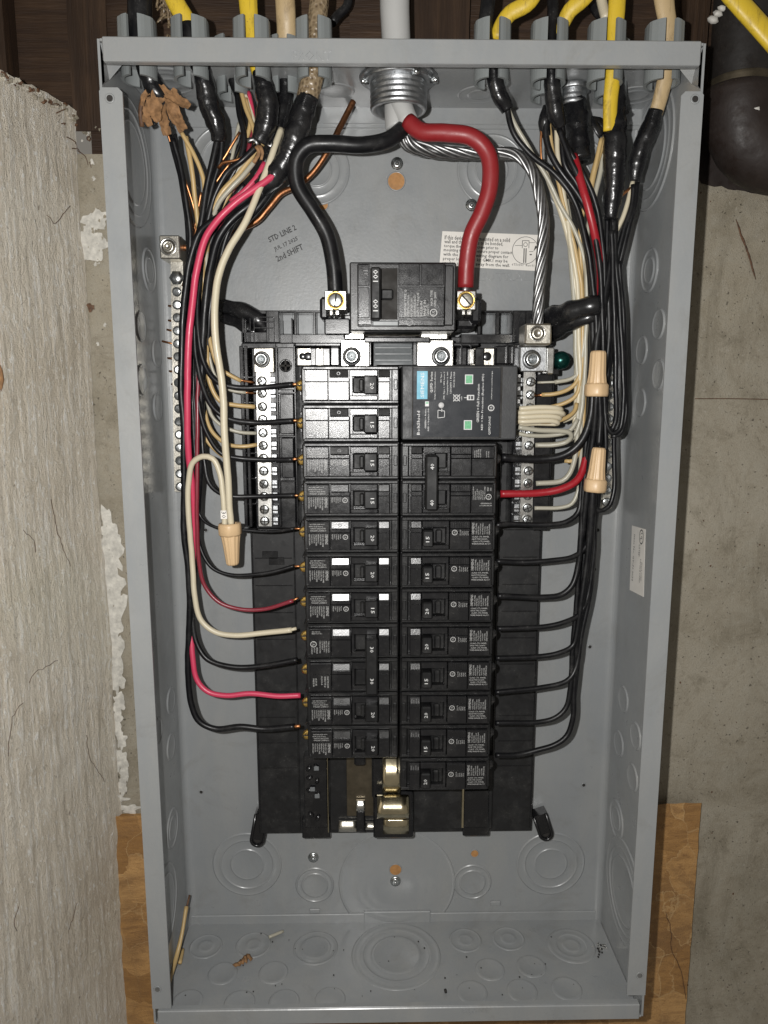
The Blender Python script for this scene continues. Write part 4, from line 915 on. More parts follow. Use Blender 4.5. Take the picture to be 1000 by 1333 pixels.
def breaker(s, i, amp, kind, label, group, w=1):
    t = thing('circuit_breaker', label, 'circuit breaker', (XC+s*34, -25, ZB-PIT*(i+w)), group)
    jx = 0
    for q in range(w):
        ii = i+q
        mbx('body', 'body', 'breaker', [(.6, 66, .25, 25.1, 22, 76, .5), (1.2, 65, .5, 3.0, 76, 80.5, .7), (1.2, 65, 22.9, 24.9, 76, 80.5, .7), (1.0, 6.0, .7, 24.6, 76, 79.5, .8), (63.8, 67.5, 2, 23.5, 40, 66, .8), (62.9, 66, .8, 24.4, 66, 78.5, .8), (64.5, 69, 5.5, 8, 50, 62, .5), (64.5, 69, 17, 20, 50, 62, .5), (2, 4.4, 9, 16, 79, 80.6, .4)], t, s, ii)
        mbx('face', 'face', 'breaker_face', [(48.2, 63.2, 3.0, 10.6, 76, H, .3), (48.2, 63.2, 10.9, 22.7, 76, H, .3), (34.2, 47.8, 8.2, 10.6, 76, H-.3, .25), (34.2, 47.8, 10.9, 22.7, 76, H, .3), (7.2, 14.8, 7.8, 10.6, 76, H-.2, .25), (7.2, 14.8, 10.9, 22.7, 76, H-.2, .3)]+([(34.2, 47.8, 3.0, 7.9, 76, H, .3)] if s > 0 else []), t, s, ii)
        mbx('well', 'toggle_well', 'breaker_face', [(15.2, 33.8, 2.9, 7.4, 76, H-1.6, .5), (15.2, 33.8, 19.8, 22.8, 76, H-1.6, .5), (15.2, 33.8, 7.4, 19.8, 76, 77, .2), (31.8, 33.8, 7, 20, 76, 82, .3)], t, s, ii)
        if s < 0:
            wedge('btn', 'test_button', (35, 47, 3.0, 7.8), H-1.02, H+.1, t, s, ii); wedge('win', 'window_plate', (7.4, 14.6, 3.0, 7.6), H-.98, H+.1, t, s, ii)
            if w == 1: txt('btm', lambda m: ring_print(m, s*41, -5.4, H-.2, 1.1, .3), 'button_mark', 'breaker', t, s, ii)
        else:
            wedge('win+', 'window_plate', (7.4, 14.6, 3.0, 7.4), H-1.0, H+.05, t, s, ii, 'breaker_face')
            mbx('rib+', 'grip_rib', 'breaker', [(36+1.6*k, 36.7+1.6*k, 3.4, 7.4, 80, H+.35, .15) for k in range(7)], t, s, ii)
        # terminal screw at the outer end
        key = ('term', s)
        if key not in _mc:
            m = MB(); m.lathe([(3.9, -5), (3.9, 0), (3.4, 1.4), (1.2, 1.8), (.01, 1.0)], (s*67.2, -67, -12.8), (s*.35, -1, .1), 14, lambda a, h: 1+.1*math.sin(a*2)); _mc[key] = shared(m, 'brass' if s < 0 else 'breaker', 'terminal_screw')
            m = MB(); m.box((s*64.2, -68.6, -13.2), (s*70.2, -69.2, -12.4), .1); _mc[('ts', s)] = shared(m, 'hole', 'slot')
        k_ = inst('terminal_screw', _mc[key], t, (XC, 0, ZB-PIT*ii)); inst('slot', _mc[('ts', s)], k_, (XC, 0, ZB-PIT*ii))
        # print
        va = (q % 2) if w == 2 else 0
        if s < 0:
            if kind == 'C':
                if q == 0: txt('pC0', lambda m: (dense(m, s, 49, 56.5, 11.4, 20.6, H+.06, 5, 5), dense(m, s, 57, 62.5, 16, 21.5, H+.06, 6, 3), ul_mark(m, s*60.3, -13.6, H+.06, 2.2, -90), tcol(m, s, [('240V~', .8)], 52, 62, 4, 5.4, H+.06) if 0 else hlines(m, s, 54, 62.5, 4, 6.6, H+.06, 3, 2)), 'label_print', 'ink_white', t, s, ii)
                else: txt('pC1', lambda m: (tcol(m, s, [('HACR TYPE 120/240V', .95), ('SIEMENS TYPE QP', .9), ('10,000 A', .7), ('', 0)][:3], 49.5, 56, 12, 21, H+.06), tcol(m, s, [('ISSUE', .8), ('MADE IN', .9)], 58, 61.5, 13.5, 20, H+.06)), 'label_print', 'ink_white', t, s, ii)
            else:
                ink = 'ink_white'
                txt('pL', lambda m: (dense(m, s, 52, 62.6, 11.6, 20.8, H+.06, 11, 7), tcol(m, s, [('SIEMENS', .95)], 49.2, 51.4, 11.6, 19, H+.06, .85), hlines(m, s, 50, 62.5, 3.9, 9.9, H+.06, 12, 4)), 'label_print', ink, t, s, ii)
                if ii != 0: txt('pM', lambda m: (dense(m, s, 40.2, 46.8, 11.6, 15.8, H+.06, 13, 5), ul_mark(m, s*37.4, -13.6, H+.06, 1.8, -90)), 'listing_print', ink, t, s, ii)
        else:
            if kind == 'E':
                if q == 0: txt('pE0', lambda m: (dense(m, s, 49.5, 54.5, 4.2, 10.2, H+.06, 21, 4), dense(m, s, 57.4, 60, 4.2, 10.2, H+.06, 22, 2)), 'label_print', 'ink_white', t, s, ii)
                else: txt('pE1', lambda m: (dense(m, s, 49.0, 58, 4.2, 13.5, H+.06, 23, 7), dense(m, s, 58.5, 62.4, 4.2, 7.5, H+.06, 29, 2), ul_mark(m, s*60, -11.5, H+.06, 2, 90), hlines(m, s, 54, 62.4, 15.2, 18.4, H+.06, 24, 2)), 'label_print', 'ink_white', t, s, ii)
            else:
                txt('pR', lambda m: (tcol(m, s, [('SIEMENS', .95)], 49, 50.9, 3.4, 12, H+.06, .85), dense(m, s, 51.3, 61.8, 3.4, 12, H+.06, 25, 7), hlines(m, s, 49, 62, 12.8, 19.4, H+.06, 26, 4)), 'label_print', 'ink_white', t, s, ii)
                txt('pN', lambda m: (dense(m, s, 40.5, 47, 8.4, 12.6, H+.4, 27, 5), ul_mark(m, s*37.3, -10.6, H+.4, 1.9, 90)), 'listing_print', 'ink_white', t, s, ii)
                txt('pW', lambda m: dense(m, s, 7.8, 14.4, 3.4, 7.2, H+.12, 28, 4), 'window_print', 'ink_faint', t, s, ii)
    # toggle(s)
    if w == 1:
        if s < 0:
            tg = mbx('tgL', 'toggle', 'toggle', [(15.4, 24.5, 6.6, 19.0, 77, 88.5, .9), (23.5, 31.8, 7.6, 18.4, 77, 80.5, .9), (24.4, 27.6, 8.8, 17.4, 80, 84, 1.2)], t, s, i); cu, cv = 18.9, 13.6
        else:
            tg = mbx('tgR', 'toggle', 'toggle', [(15.4, 22.5, 8.6, 20.2, 77, 87.5, .9), (22.5, 31.8, 8.0, 19.2, 77, 79.5, .9), (24.4, 29, 9, 18.2, 79, 82, 1.2)], t, s, i); cu, cv = 18.6, 14.6
        hh = 88.6 if s < 0 else 87.6
        txt('amp'+amp, lambda m: put_text(m, amp, s*cu, -cv, hh, 4.0, 2.4, -90 if s < 0 else 90), 'amp_number', 'ink_number', tg, s, i)
    else:
        if s < 0:
            tg = mbx('tgL2', 'handle_tie', 'toggle', [(15.6, 24.0, 7.2, 25.4+22.4, 80, 93, 1.0), (23.5, 31.6, 8, 19, 77, 82, 1), (23.5, 31.6, 33.4, 45, 77, 82, 1)], t, s, i); cu, h2, cvs = 19.6, 93.1, (14.6, 37.6)
        else:
            tg = mbx('tgR2', 'handle_tie', 'toggle', [(16.6, 24.6, 8, 25.4+19.4, 80, 93, 1.0), (23.5, 31.6, 7, 18, 77, 80, 1), (23.5, 31.6, 31, 43, 77, 80, 1)], t, s, i); cu, h2, cvs = 20.8, 93.1, (15.4, 39.6)
        txt('amp2'+amp, lambda m: [put_text(m, amp, s*cu, -cv, h2, 4.0, 2.5, -90 if s < 0 else 90) for cv in cvs], 'amp_number', 'ink_number', tg, s, i)
    return t
G1 = 'circuit breakers in the left column'; G2 = 'circuit breakers in the right column'
breaker(-1, 0, '20', 'A', 'black 20 amp breaker with glare on its face, topmost in the left column', G1)
breaker(-1, 1, '15', 'A', 'black 15 amp breaker second from the top of the left column, glare on its face', G1)
breaker(-1, 2, '15', 'A', 'black 15 amp breaker third from the top of the left column', G1)
breaker(-1, 3, '15', 'A', 'black 15 amp breaker fourth from the top of the left column, above the glinting buttons', G1)
breaker(-1, 4, '20', 'B', 'black 20 amp breaker with a bright glint on its test button, upper of two', G1)
breaker(-1, 5, '20', 'B', 'black 20 amp breaker with a bright glint on its test button, lower of two', G1)
breaker(-1, 6, '15', 'B', 'black 15 amp breaker with a glinting test button, fed by the thin red wire', G1)
breaker(-1, 7, '30', 'C', 'double pole 30 amp breaker with a tall handle tie in the left column', G1, 2)
breaker(-1, 9, '20', 'D', 'black 20 amp breaker below the double 30 amp one in the left column', G1)
breaker(-1, 10, '20', 'D', 'black 20 amp breaker lowest in the left column above the bare bus', G1)
breaker(1, 2, '40', 'E', 'double pole 40 amp breaker under the surge module, red wire in its lower pole', G2, 2)
for i, a_, lb in [(4, '15', 'black 15 amp breaker directly under the 40 amp double breaker'), (5, '15', 'black 15 amp breaker second under the 40 amp double breaker'), (6, '20', 'black 20 amp breaker third under the 40 amp double breaker'), (7, '20', 'black 20 amp breaker fourth under the 40 amp double breaker'), (8, '15', 'black 15 amp breaker fourth from the bottom of the right column'), (9, '20', 'black 20 amp breaker third from the bottom of the right column'), (10, '15', 'black 15 amp breaker second from the bottom of the right column'), (11, '20', 'black 20 amp breaker lowest in the right column, without a wire')]:
    breaker(1, i, a_, 'F', lb, G2)

# surge protector module
sp = thing('surge_protector', 'two space surge protector module with two green windows and a teal badge', 'surge protector', (34, -25, ZB-50.8))
def pm(m, x0, y0, x1, y1, h0, h1, bev=.3): return pbox(m, x0, y0, x1, y1, h0, h1, bev)
a = at(523.5, 475.5, H); b_ = at(672, 572.5, H)
m = MB(); m.box((a.x, -24, b_.z), (b_.x, -H, a.z), .8); m.part('body', 'module', sp)
m = MB(); pm(m, 538, 479, 650, 568.5, H-.5, H+.35, .2); m.part('label_plate', 'module_label', sp)
fr = MB()
for (x0, y0, x1, y1) in ((536.6, 477.6, 537.6, 569.6), (651.6, 477.6, 652.4, 569.6), (536.6, 477.4, 652.4, 478.2), (536.6, 569.4, 652.4, 570.2)): pm(fr, x0, y0, x1, y1, H-.2, H+.08, 0)
fr.part('label_groove', 'hole', sp)
m = MB(); pm(m, 543, 483, 556.5, 519.5, H, H+.5, 0); bd = m.part('badge', 'teal', sp)
HP = H+.55
def sv(m, s, px, y0, y1, hpx, th=90):
    p = at(px, (y0+y1)/2, HP); w = (at(px, y0, HP)-at(px, y1, HP)).z; h_ = (at(px+hpx, y0, HP)-at(px, y0, HP)).x; put_text(m, s, p.x, p.z, HP, w, h_, th)
m = MB(); sv(m, 'SIEMENS', 550, 485, 517.5, 4.6); m.part('badge_lettering', 'pale_grey', bd)
m = MB()
sv(m, 'BoltShield', 544.8, 535, 566, 3.8); sv(m, 'QSPD Series', 562, 484, 511, 3.8); sv(m, 'Surge Protective Device', 566.5, 484, 520, 2.2)
sv(m, 'GREEN = Active', 554, 532, 558, 1.9); sv(m, 'RED = Replace SPD', 558, 531, 561, 2.1)
for s_, px, y0, y1 in (('SPD Type 1', 574.5, 485, 498), ('SPD Type 1, VPR Series 2', 578.5, 484, 520), ('Complying With UL 1449', 582.8, 484, 514), ('120/240V 1 Phase', 587, 484, 512), ('50-60 Hz  In 20kA', 591.2, 484, 504)): sv(m, s_, px, y0, y1, 2.1)
sv(m, 'GREEN = Full Protection', 622.5, 500, 550, 3.2); sv(m, 'RED = No Protection (Replace SPD)', 628.5, 487, 560, 3.2); sv(m, 'QSPD2A065', 637.5, 542, 566, 3.2); sv(m, 'siemens.com/surge', 640.5, 483, 520, 1.9); sv(m, 'OFF', 601, 516, 521, 1.6)
p = at(639.5, 531, HP); ul_mark(m, p.x, p.z, HP, 2.1, 90); p = at(594.5, 518, HP); ring_print(m, p.x, p.z, HP, 2.1, .35)
for d in (-1, 1): 
    a_ = V((p.x-2.2, 0, p.z-2.2*d)); b2 = V((p.x+2.2, 0, p.z+2.2*d)); n = V((-.15*d, 0, .15)); m.add([(q.x, -HP, q.z) for q in (a_-n, b2-n, b2+n, a_+n)], [(0, 1, 2, 3)])
p = at(574.5, 539, HP); vs = [(-2.2, -2.6), (2.2, -2), (2.2, 2), (-2.2, 2.6)]; 
for k in range(4):
    a_ = V(vs[k]+(0,)); b2 = V(vs[(k+1) % 4]+(0,)); a_ = V((a_.x, 0, a_.y)); b2 = V((b2.x, 0, b2.y)); n = (b2-a_).cross(V((0, 1, 0))).normalized()*.15; m.add([(p.x+q.x, -HP, p.z+q.z) for q in (a_-n, b2-n, b2+n, a_+n)], [(0, 1, 2, 3)])
for (x0, y0, x1, y1) in ((575, 532, 575.6, 536), (604, 517.4, 608, 518)): pm(m, x0, y0, x1, y1, H+.3, HP, 0)
m.part('print', 'ink_number', sp)
for (x0, y0, x1, y1) in ((605.5, 487.5, 616, 500), (604, 547, 614.5, 559.5)):
    m = MB(); pm(m, x0, y0, x1, y1, H, H+.7, .15); k = m.part('status_window', 'pale_grey', sp); m = MB(); pm(m, x0+1.2, y0+1.2, x1-1.2, y1-1.2, H+.5, H+.85, .1); m.part('green_flag', 'led_green', k)
m = MB(); pm(m, 608, 514, 617.5, 521, H, H+.8, .2); k = m.part('slide_switch', 'pale_grey', sp); m = MB(); pm(m, 610, 515.4, 612, 519.8, H+.5, H+1, .1); pm(m, 613, 515.4, 616.2, 519.8, H+.5, H+1, .1); m.part('switch_slot', 'module', k)
m = MB(); m.lathe([(2, 0), (1.8, .7), (.01, 1.1)], at(574.5, 527.5, H+.3), F_, 18); m.part('indicator_lamp', 'pale_grey', sp)
m = MB(); pm(m, 553.5, 522.5, 558.5, 529, H, H+.6, .1); k = m.part('colour_key', 'pale_grey', sp); m = MB(); pm(m, 554.3, 523.4, 557.8, 525.6, H+.4, H+.75, 0); m.part('key_flag', 'led_green', k)
m = MB()
for y in range(480, 570, 3): pm(m, 650.6, y, 651.4, y+.7, H-.3, H+.1, 0)
pm(m, 656, 476, 672.4, 480, 30, H-.8, .4); m.part('side_step', 'module', sp)

# ================================================================== main breaker
HM = 88.
mbk = thing('main_breaker', 'large black 100 amp main breaker above the branch breakers', 'main breaker', at(525, 430, 30))
m = MB(); pm(m, 455, 341, 593, 431, 30, HM-5, .9); pm(m, 465, 343, 579, 425, 30, HM-1.2, .6); pm(m, 579, 345, 590, 424, 30, HM-3.2, .8); m.part('body', 'breaker', mbk)
m = MB(); pm(m, 466, 344, 481, 372, 60, HM, .4); pm(m, 466, 373.5, 481, 414, 60, HM, .4); pm(m, 519, 343, 546.5, 371.5, 60, HM, .4); pm(m, 548, 343, 578, 371.5, 60, HM, .4); pm(m, 519, 373, 578, 414, 60, HM+.2, .3); pm(m, 519, 416, 578, 424, 60, HM-.3, .4); pm(m, 466, 416, 484, 423, 60, HM-.2, .4); m.part('face', 'breaker_face', mbk)
m = MB(); pm(m, 485, 417.5, 519, 424.5, 60, HM-.2, .6); m.part('grey_ledge', 'ribbed_grey', mbk)
m = MB(); pm(m, 496, 349, 517.5, 416, 60, HM-.9, .3); m.part('toggle_well', 'hole', mbk)
m = MB(); pm(m, 482, 347, 496, 416, 70, HM+9, 1.2); pm(m, 496, 376, 512, 390, 70, HM+3, 1); m.part('handle', 'toggle', mbk); hd = mbk
m = MB()
for y in (359, 397.5):
    p = at(489, y, HM+9.1); put_text(m, '100', p.x, p.z, HM+9.1, 7.2, 3.2, 90)
m.part('amp_number', 'ink_number', mbk)
m = MB(); 
def mcol(s, px, y0, y1, hp): p = at(px, (y0+y1)/2, HM+.3); w = (at(px, y0, HM)-at(px, y1, HM)).z; put_text(m, s, p.x, p.z, HM+.3, w, hp*.52, 90)
for s_, px, y0, y1 in (('SIEMENS TYPE Q', 528, 377, 412), ('INTERRUPTING RATING 10,000', 532, 384, 412), ('RMS SYM AMPS 240V~', 536, 387, 412), ('WIRE RANGE AL/CU', 540, 384, 412), ('60/75C TORQUE', 544.5, 381, 412), ('50 LB-IN', 548.5, 392, 412), ('MADE IN', 553, 391, 411), ('CLASS CTL', 557, 396, 411), ('HACR TYPE', 562, 378, 398), ('SWD 240V', 566.5, 380, 399)): mcol(s_, px, y0, y1, 3.0)
p = at(564.5, 407, HM+.3); ul_mark(m, p.x, p.z, HM+.3, 2.4, 90); m.part('label_print', 'ink_white', mbk)
m = MB(); p = at(533, 419.5, HM+.1); ring_print(m, p.x, p.z, HM+.1, 2.2, .4); 
pm(m, 473, 352, 479, 352.8, HM-.1, HM+.2, 0); pm(m, 474, 356, 479, 356.8, HM-.1, HM+.2, 0); m.part('moulded_mark', 'ink_faint', mbk)
m = MB(); pm(m, 458, 426, 470, 433, 40, 70, .6); pm(m, 462, 431, 588, 437, 40, 52, .8); m.part('foot_bar', 'tin_dull', mbk)
m = MB(); pm(m, 422, 414, 456, 436, 30, 60, 1); pm(m, 416, 386, 428, 416, 30, 62, 2); pm(m, 594, 414, 618, 428, 30, 60, 2); pm(m, 612, 386, 627, 422, 30, 64, 2.5); m.part_each('terminal_shroud', 'black_plastic', mbk)
for x0, x1 in ((422.5, 451.5), (594.5, 619.5)):
    m = MB(); pm(m, x0, 378, x1, 404, 46, 72, .7); k = m.part('lug', 'tin', mbk, 'left service lug with round slotted screw' if x0 < 500 else 'right service lug under the red wire')
    q = at((x0+x1)/2, 391, 72); MB().lathe([(6, 0), (5.8, .7), (4.9, .3), (4.6, 0)], q, F_, 26).part('lug_rim', 'brass', k)
    m = MB(); m.lathe([(4.6, -.2), (4.5, 1.0), (3.8, 1.3), (.01, 1.3)], q, F_, 24); m.part('slotted_screw', 'zinc' if x0 < 500 else 'tin_dull', k)
    sl = MB(); a_ = 1.45 if x0 < 500 else -.8; d = V((math.cos(a_), 0, math.sin(a_))); n = V((-d.z, 0, d.x))*.55
    sl.add([q+V((0, -1.45, 0))+d*4.4*e1+n*e2 for e1, e2 in ((-1, -1), (1, -1), (1, 1), (-1, 1))], [(0, 1, 2, 3)]); sl.part('slot', 'hole', k)
    m = MB(); pm(m, x0+6, 404, x0+11, 411, 50, 66, .8); pm(m, x0+14, 404, x0+20, 411, 50, 66, .8); m.part_each('clamp_foot', 'tin', k)
# ================================================================== cable clamps on the top plate
def clamp(px, h, label, y=100, r=11.2, z0=321, z1=355.5):
    c = at(px, y, h); t = thing('cable_clamp', label, 'cable clamp', (c.x, -h, z0), 'grey plastic cable clamps through the top plate')
    for s in (-1, 1):
        m = MB(); n = 14; vs = []; a0, a1 = .30, math.pi-.30
        for z in (z0, z0+1.2, HH-2, HH+1.5, z1-1.5, z1):
            fl = 1.0 if z < z1-2 else .97
            for k in range(n+1):
                a = a0+(a1-a0)*k/n; rr = r*fl*(1.0 if z < HH else 1.05)+(.45 if k in (4, 5, 9, 10) and z > HH else 0)
                vs.append((c.x+s*math.sin(a)*rr, -h-math.cos(a)*rr, z))
            for k in range(n+1):
                a = a1-(a1-a0)*k/n; rr = (r-1.9); vs.append((c.x+s*math.sin(a)*rr, -h-math.cos(a)*rr, z))
        w = 2*(n+1); fs = []
        for j in range(5):
            for k in range(w): a = j*w+k; b_ = j*w+(k+1) % w; fs.append((a, b_, b_+w, a+w))
        fs += [tuple(range(w)), tuple(5*w+k for k in range(w))]
        m.add(vs, fs); m.part('half_shell', 'clamp', t)
    MB().box((c.x-r*1.18, -h+r*1.05, HH+.1), (c.x+r*1.18, -h-r*1.12, HH+2.2), .6).part('collar', 'clamp', t)
    return t
ordn = ['leftmost clamp, holding the black taped cable', 'second clamp from the left, holding a yellow cable turned black', 'third clamp from the left, holding a yellow cable', 'fourth clamp of the left group, holding the brown woven cable']
for px, lb in zip((180, 248.5, 328.5, 409), ordn): clamp(px, 70, 'grey split '+lb, 62)
for px, lb in zip((640.5, 714.5, 789, 864), ['first clamp of the right group, holding a black and a yellow cable', 'second clamp of the right group, with a thin yellow cable', 'third clamp of the right group, holding the long yellow cable', 'rightmost clamp, holding the beige cable']): clamp(px, 70, 'grey split '+lb, 62)
for px, lb in zip((303, 371, 712, 795), ['inner clamp in the second row behind the third left clamp', 'inner clamp in the second row between the third and fourth left clamps', 'inner clamp in the second row behind the second right clamp', 'inner clamp in the second row behind the long yellow cable']): clamp(px, 46, 'grey split '+lb, 112, 10.6)
# metal connectors
def connector(px, py, h, R, z0, z1, label, thr=5, screws=True):
    c = at(px, py, h); t = thing('conduit_connector', label, 'connector', (c.x, -h, z0)); prof = []
    n = thr
    for k in range(n): z = z0+(z1-z0-5)*k/n; d = (z1-z0-5)/n; prof += [(R*.955, z), (R*.99, z+d*.4), (R*.99, z+d*.7), (R*.955, z+d*.98)]
    prof = [(R*.80, z0+10), (R*.80, z0), (R*.93, z0-.1)]+prof+[(R*.93, z1)]
    MB().lathe(prof, (c.x, -h, 0), (0, 0, 1), 48).part('threaded_sleeve', 'zinc_rough', t)
    MB().lathe([(R*.9, z1-5.5), (R*1.16, z1-5.5), (R*1.2, z1-4.8), (R*1.2, z1-2.4), (R*1.14, z1-1.6), (R*.9, z1-1.6)], (c.x, -h, 0), (0, 0, 1), 40, lambda a, z: 1+.035*(math.cos(a*8) > .6)).part('lock_nut', 'zinc_rough', t)
    if screws:
        for dx, dy in ((-1.18, -.3), (1.2, -.45), (.55, -1.1)):
            q = V((c.x+R*dx, -h+R*dy, z1-6)); MB().lathe([(2.2, -2.5), (2.2, 1.6), (1.8, 2.2), (.01, 2.2)], q, (dx, dy, -.2), 8).part('screw_lug', 'zinc', t)
    return t
connector(519, 124, 54, 19, 310, 332, 'wide threaded metal connector for the grey service cable at the top centre')
connector(746, 121, 44, 9.5, 317, 331.5, 'small grey metal connector over the thick black cable at the top right', 3, False)
MB().lathe([(26, -.4), (25.6, -1.4), (21, -1.8), (20.5, 0)], (at(519, 124, 54).x, -54, HH-T), (0, 0, 1), 44).top('reducing_washer', 'zinc_rough', 'thin metal washer ring round the wide connector at the top centre', 'washer')

# ================================================================== service cable
def cable(label, P, r, mat, cat='cable', group=None, **k):
    if mat in ('yellow', 'beige'): k.setdefault('sq', .62)
    k.setdefault('wob', .7); return wire(label, P, mat, r, 'cable', cat, group, sides=16, **k)
cable('thick grey service cable entering the wide connector from above', [(514, -30, 54), (514, 20, 54), (517, 70, 54), (519, 110, 54), (521, 132, 55), (533, 160, 58)], [9.6, 9.6, 9.4, 8.5, 7.4, 6.4], 'grey_sheath')
MB().sweep(spline(pxs([(516, 100, 50), (515, 130, 50), (516, 160, 52), (517, 166, 52)])), 7.4, 14, True, None, lambda i, a: 1+.05*math.sin(a*5)).top('cable_jacket', 'grey_sheath', 'cut grey jacket end hanging below the wide connector', 'cable jacket')
m = MB()
for i in range(16):
    q = at(522+random.gauss(0, 6), 168+random.gauss(0, 3.5), 56); m.lathe([(.01, -1.6), (1.5, -.5), (1.2, .8), (.01, 1.8)], q, (random.random()-.5, -.4, random.random()), 6)
m.top('jacket_tatters', 'grey_sheath', 'ragged bits at the cut end of the grey service cable', 'tatters')
cable('thick black service wire curving to the left lug of the main breaker', [(524, 168, 58), (505, 182, 62), (470, 189, 66), (430, 187, 68), (400, 190, 68), (386, 208, 67), (387, 240, 65), (408, 275, 63), (425, 305, 61), (434, 345, 60), (437, 382, 59)], 5.2, 'ins_black', wob=.15)
cable('thick dark red service wire curving to the right lug of the main breaker', [(531, 158, 62), (548, 171, 66), (580, 173, 70), (615, 179, 72), (635, 200, 72), (638, 240, 72), (628, 275, 70), (614, 305, 67), (608, 340, 64), (606, 374, 62)], 5.5, 'ins_service', wob=.15)
MB().sweep(spline(pxs([(606, 372, 62), (606, 382, 60)])), 3.6, 9, True, None, lambda i, a: 1+.2*math.sin(a*4)).top('bare_strands', 'alu', 'bare strands of the dark red service wire above its lug', 'bare strands')
MB().sweep(spline(pxs([(437, 378, 59), (437, 386, 59)])), 3.4, 9).top('bare_strands', 'alu', 'bare strands of the black service wire above its lug', 'bare strands')
t = thing('neutral_cable', 'bare twisted aluminium cable running down to the right neutral lug', 'cable', at(700, 421, 55))
axp = spline(pxs([(521, 170, 54), (532, 187, 52), (560, 196, 50), (600, 200, 48), (640, 200, 48), (672, 202, 50), (692, 220, 53), (703, 255, 55), (708, 290, 56), (706, 330, 56), (702, 380, 55), (700, 424, 53)]), 2)
n = len(axp)
for k in range(7):
    P = []; up = V((0, -1, 0))
    for i, p in enumerate(axp):
        T_ = (axp[min(i+1, n-1)]-axp[max(i-1, 0)]).normalized(); up = (up-T_*up.dot(T_)).normalized(); B = T_.cross(up)
        a = 2*math.pi*k/7+i*2/62*2*math.pi+.35*noise.noise(V((k*4., i*.05, 0))); fr_ = 1+.35*max(0, 1-i/26)+.12*noise.noise(V((k*3., i*.12, 5))); P.append(p+(up*math.cos(a)+B*math.sin(a))*2.8*fr_)
    MB().sweep(P, 1.38, 8).part('strand', 'alu', t)
MB().sweep(axp, 2.3, 8).part('core_strand', 'alu', t)

# ================================================================== branch cables through the clamps
def taped(label, P, r, cat='taped cable', name='taped_cable', group=None, **k): return tape_mb(P, r, **k).top(name, 'tape', label, cat, group)
cable('black cable rising from the leftmost clamp', [(181, -30, 70), (182, 30, 70), (182, 70, 70)], [7.6, 7.6, 7], 'ins_black')
taped('black taped cable below the leftmost clamp, ending in torn brown paper', [(186, 60, 70), (190, 88, 68), (198, 108, 66), (208, 126, 63), (214, 136, 60)], [5.6, 5.8, 6.2, 6.6, 5.6])
t = thing('paper_filler', 'torn brown paper filler fraying out under the leftmost cable', 'paper', at(215, 135, 62))
for i, (pl, w) in enumerate([([(206, 120), (199, 130), (194, 142), (191, 152), (196, 164)], 7), ([(210, 120), (204, 132), (203, 146), (207, 158)], 9), ([(215, 122), (212, 138), (214, 158), (218, 176)], 8), ([(219, 122), (226, 142), (234, 158), (240, 169)], 8), ([(220, 120), (231, 130), (240, 135), (247, 139)], 8), ([(216, 120), (222, 138), (229, 156), (237, 172)], 7), ([(203, 120), (212, 123), (224, 128)], 9), ([(200, 117), (192, 121), (188, 126), (186, 138)], 4)]):
    P = spline([at(x, y, 66+2.5*math.sin(i*2.1)+j*.8) for j, (x, y) in enumerate(pl)], 1.2); n = len(P); m = MB(); vs = []; nw = 7
    for j in range(n):
        T_ = (P[min(j+1, n-1)]-P[max(j-1, 0)]).normalized(); S = T_.cross(V((0, -1, 0))).normalized(); ww = w*.5*(1-.45*(j/n)**2)*(1+.45*noise.noise(V((j*.35, i*3.3, 0)))); tw = .5*math.sin(j*.16+i*1.7)
        for q in range(nw):
            u = q/(nw-1)*2-1; d = S*math.cos(tw)+V((0, -1, 0))*math.sin(tw); cr = noise.noise(V((q*.9, j*.22, i*7.)))*1.4; e = 1+(.3*noise.noise(V((j*.9, u*9, i))) if abs(u) == 1 else 0)
            vs.append(P[j]+d*u*ww*e+V((0, -1, 0))*(cr+.9*u*u))
    fs = [(j*nw+q, j*nw+q+1, (j+1)*nw+q+1, (j+1)*nw+q) for j in range(n-1) for q in range(nw-1)]
    k = len(vs); vs += [p+V((0, .35, 0)) for p in vs]; fs += [tuple(a_+k for a_ in reversed(f)) for f in fs]
    m.add(vs, fs, True); m.part('paper_strip', 'kraft', t)
MB().sweep(spline(pxs([(186, 128, 60), (183, 145, 58), (185, 165, 56)])), 1.6, 7).part('paper_thread', 'fibre', t)
# B
cable('yellow cable arching into the second left clamp', [(215, -40, 72), (228, 0, 72), (240, 22, 71), (245, 34, 70)], 5.6, 'yellow')
cable('black cable core under the yellow sheath in the second left clamp', [(244, 32, 70), (247, 50, 70), (252, 75, 70)], 5.0, 'ins_black')
taped('black taped cable hanging from the second left clamp', [(254, 70, 70), (262, 90, 69), (267, 112, 67), (273, 140, 64), (283, 165, 61), (285, 184, 58)], [5.6, 5.9, 6.2, 6.6, 6.4, 4.6])
# C inner clamp
taped('short black taped cable end in the inner clamp with red and tan wires', [(306, 92, 46), (309, 108, 47), (313, 122, 48)], [5.4, 5.6, 4.6])
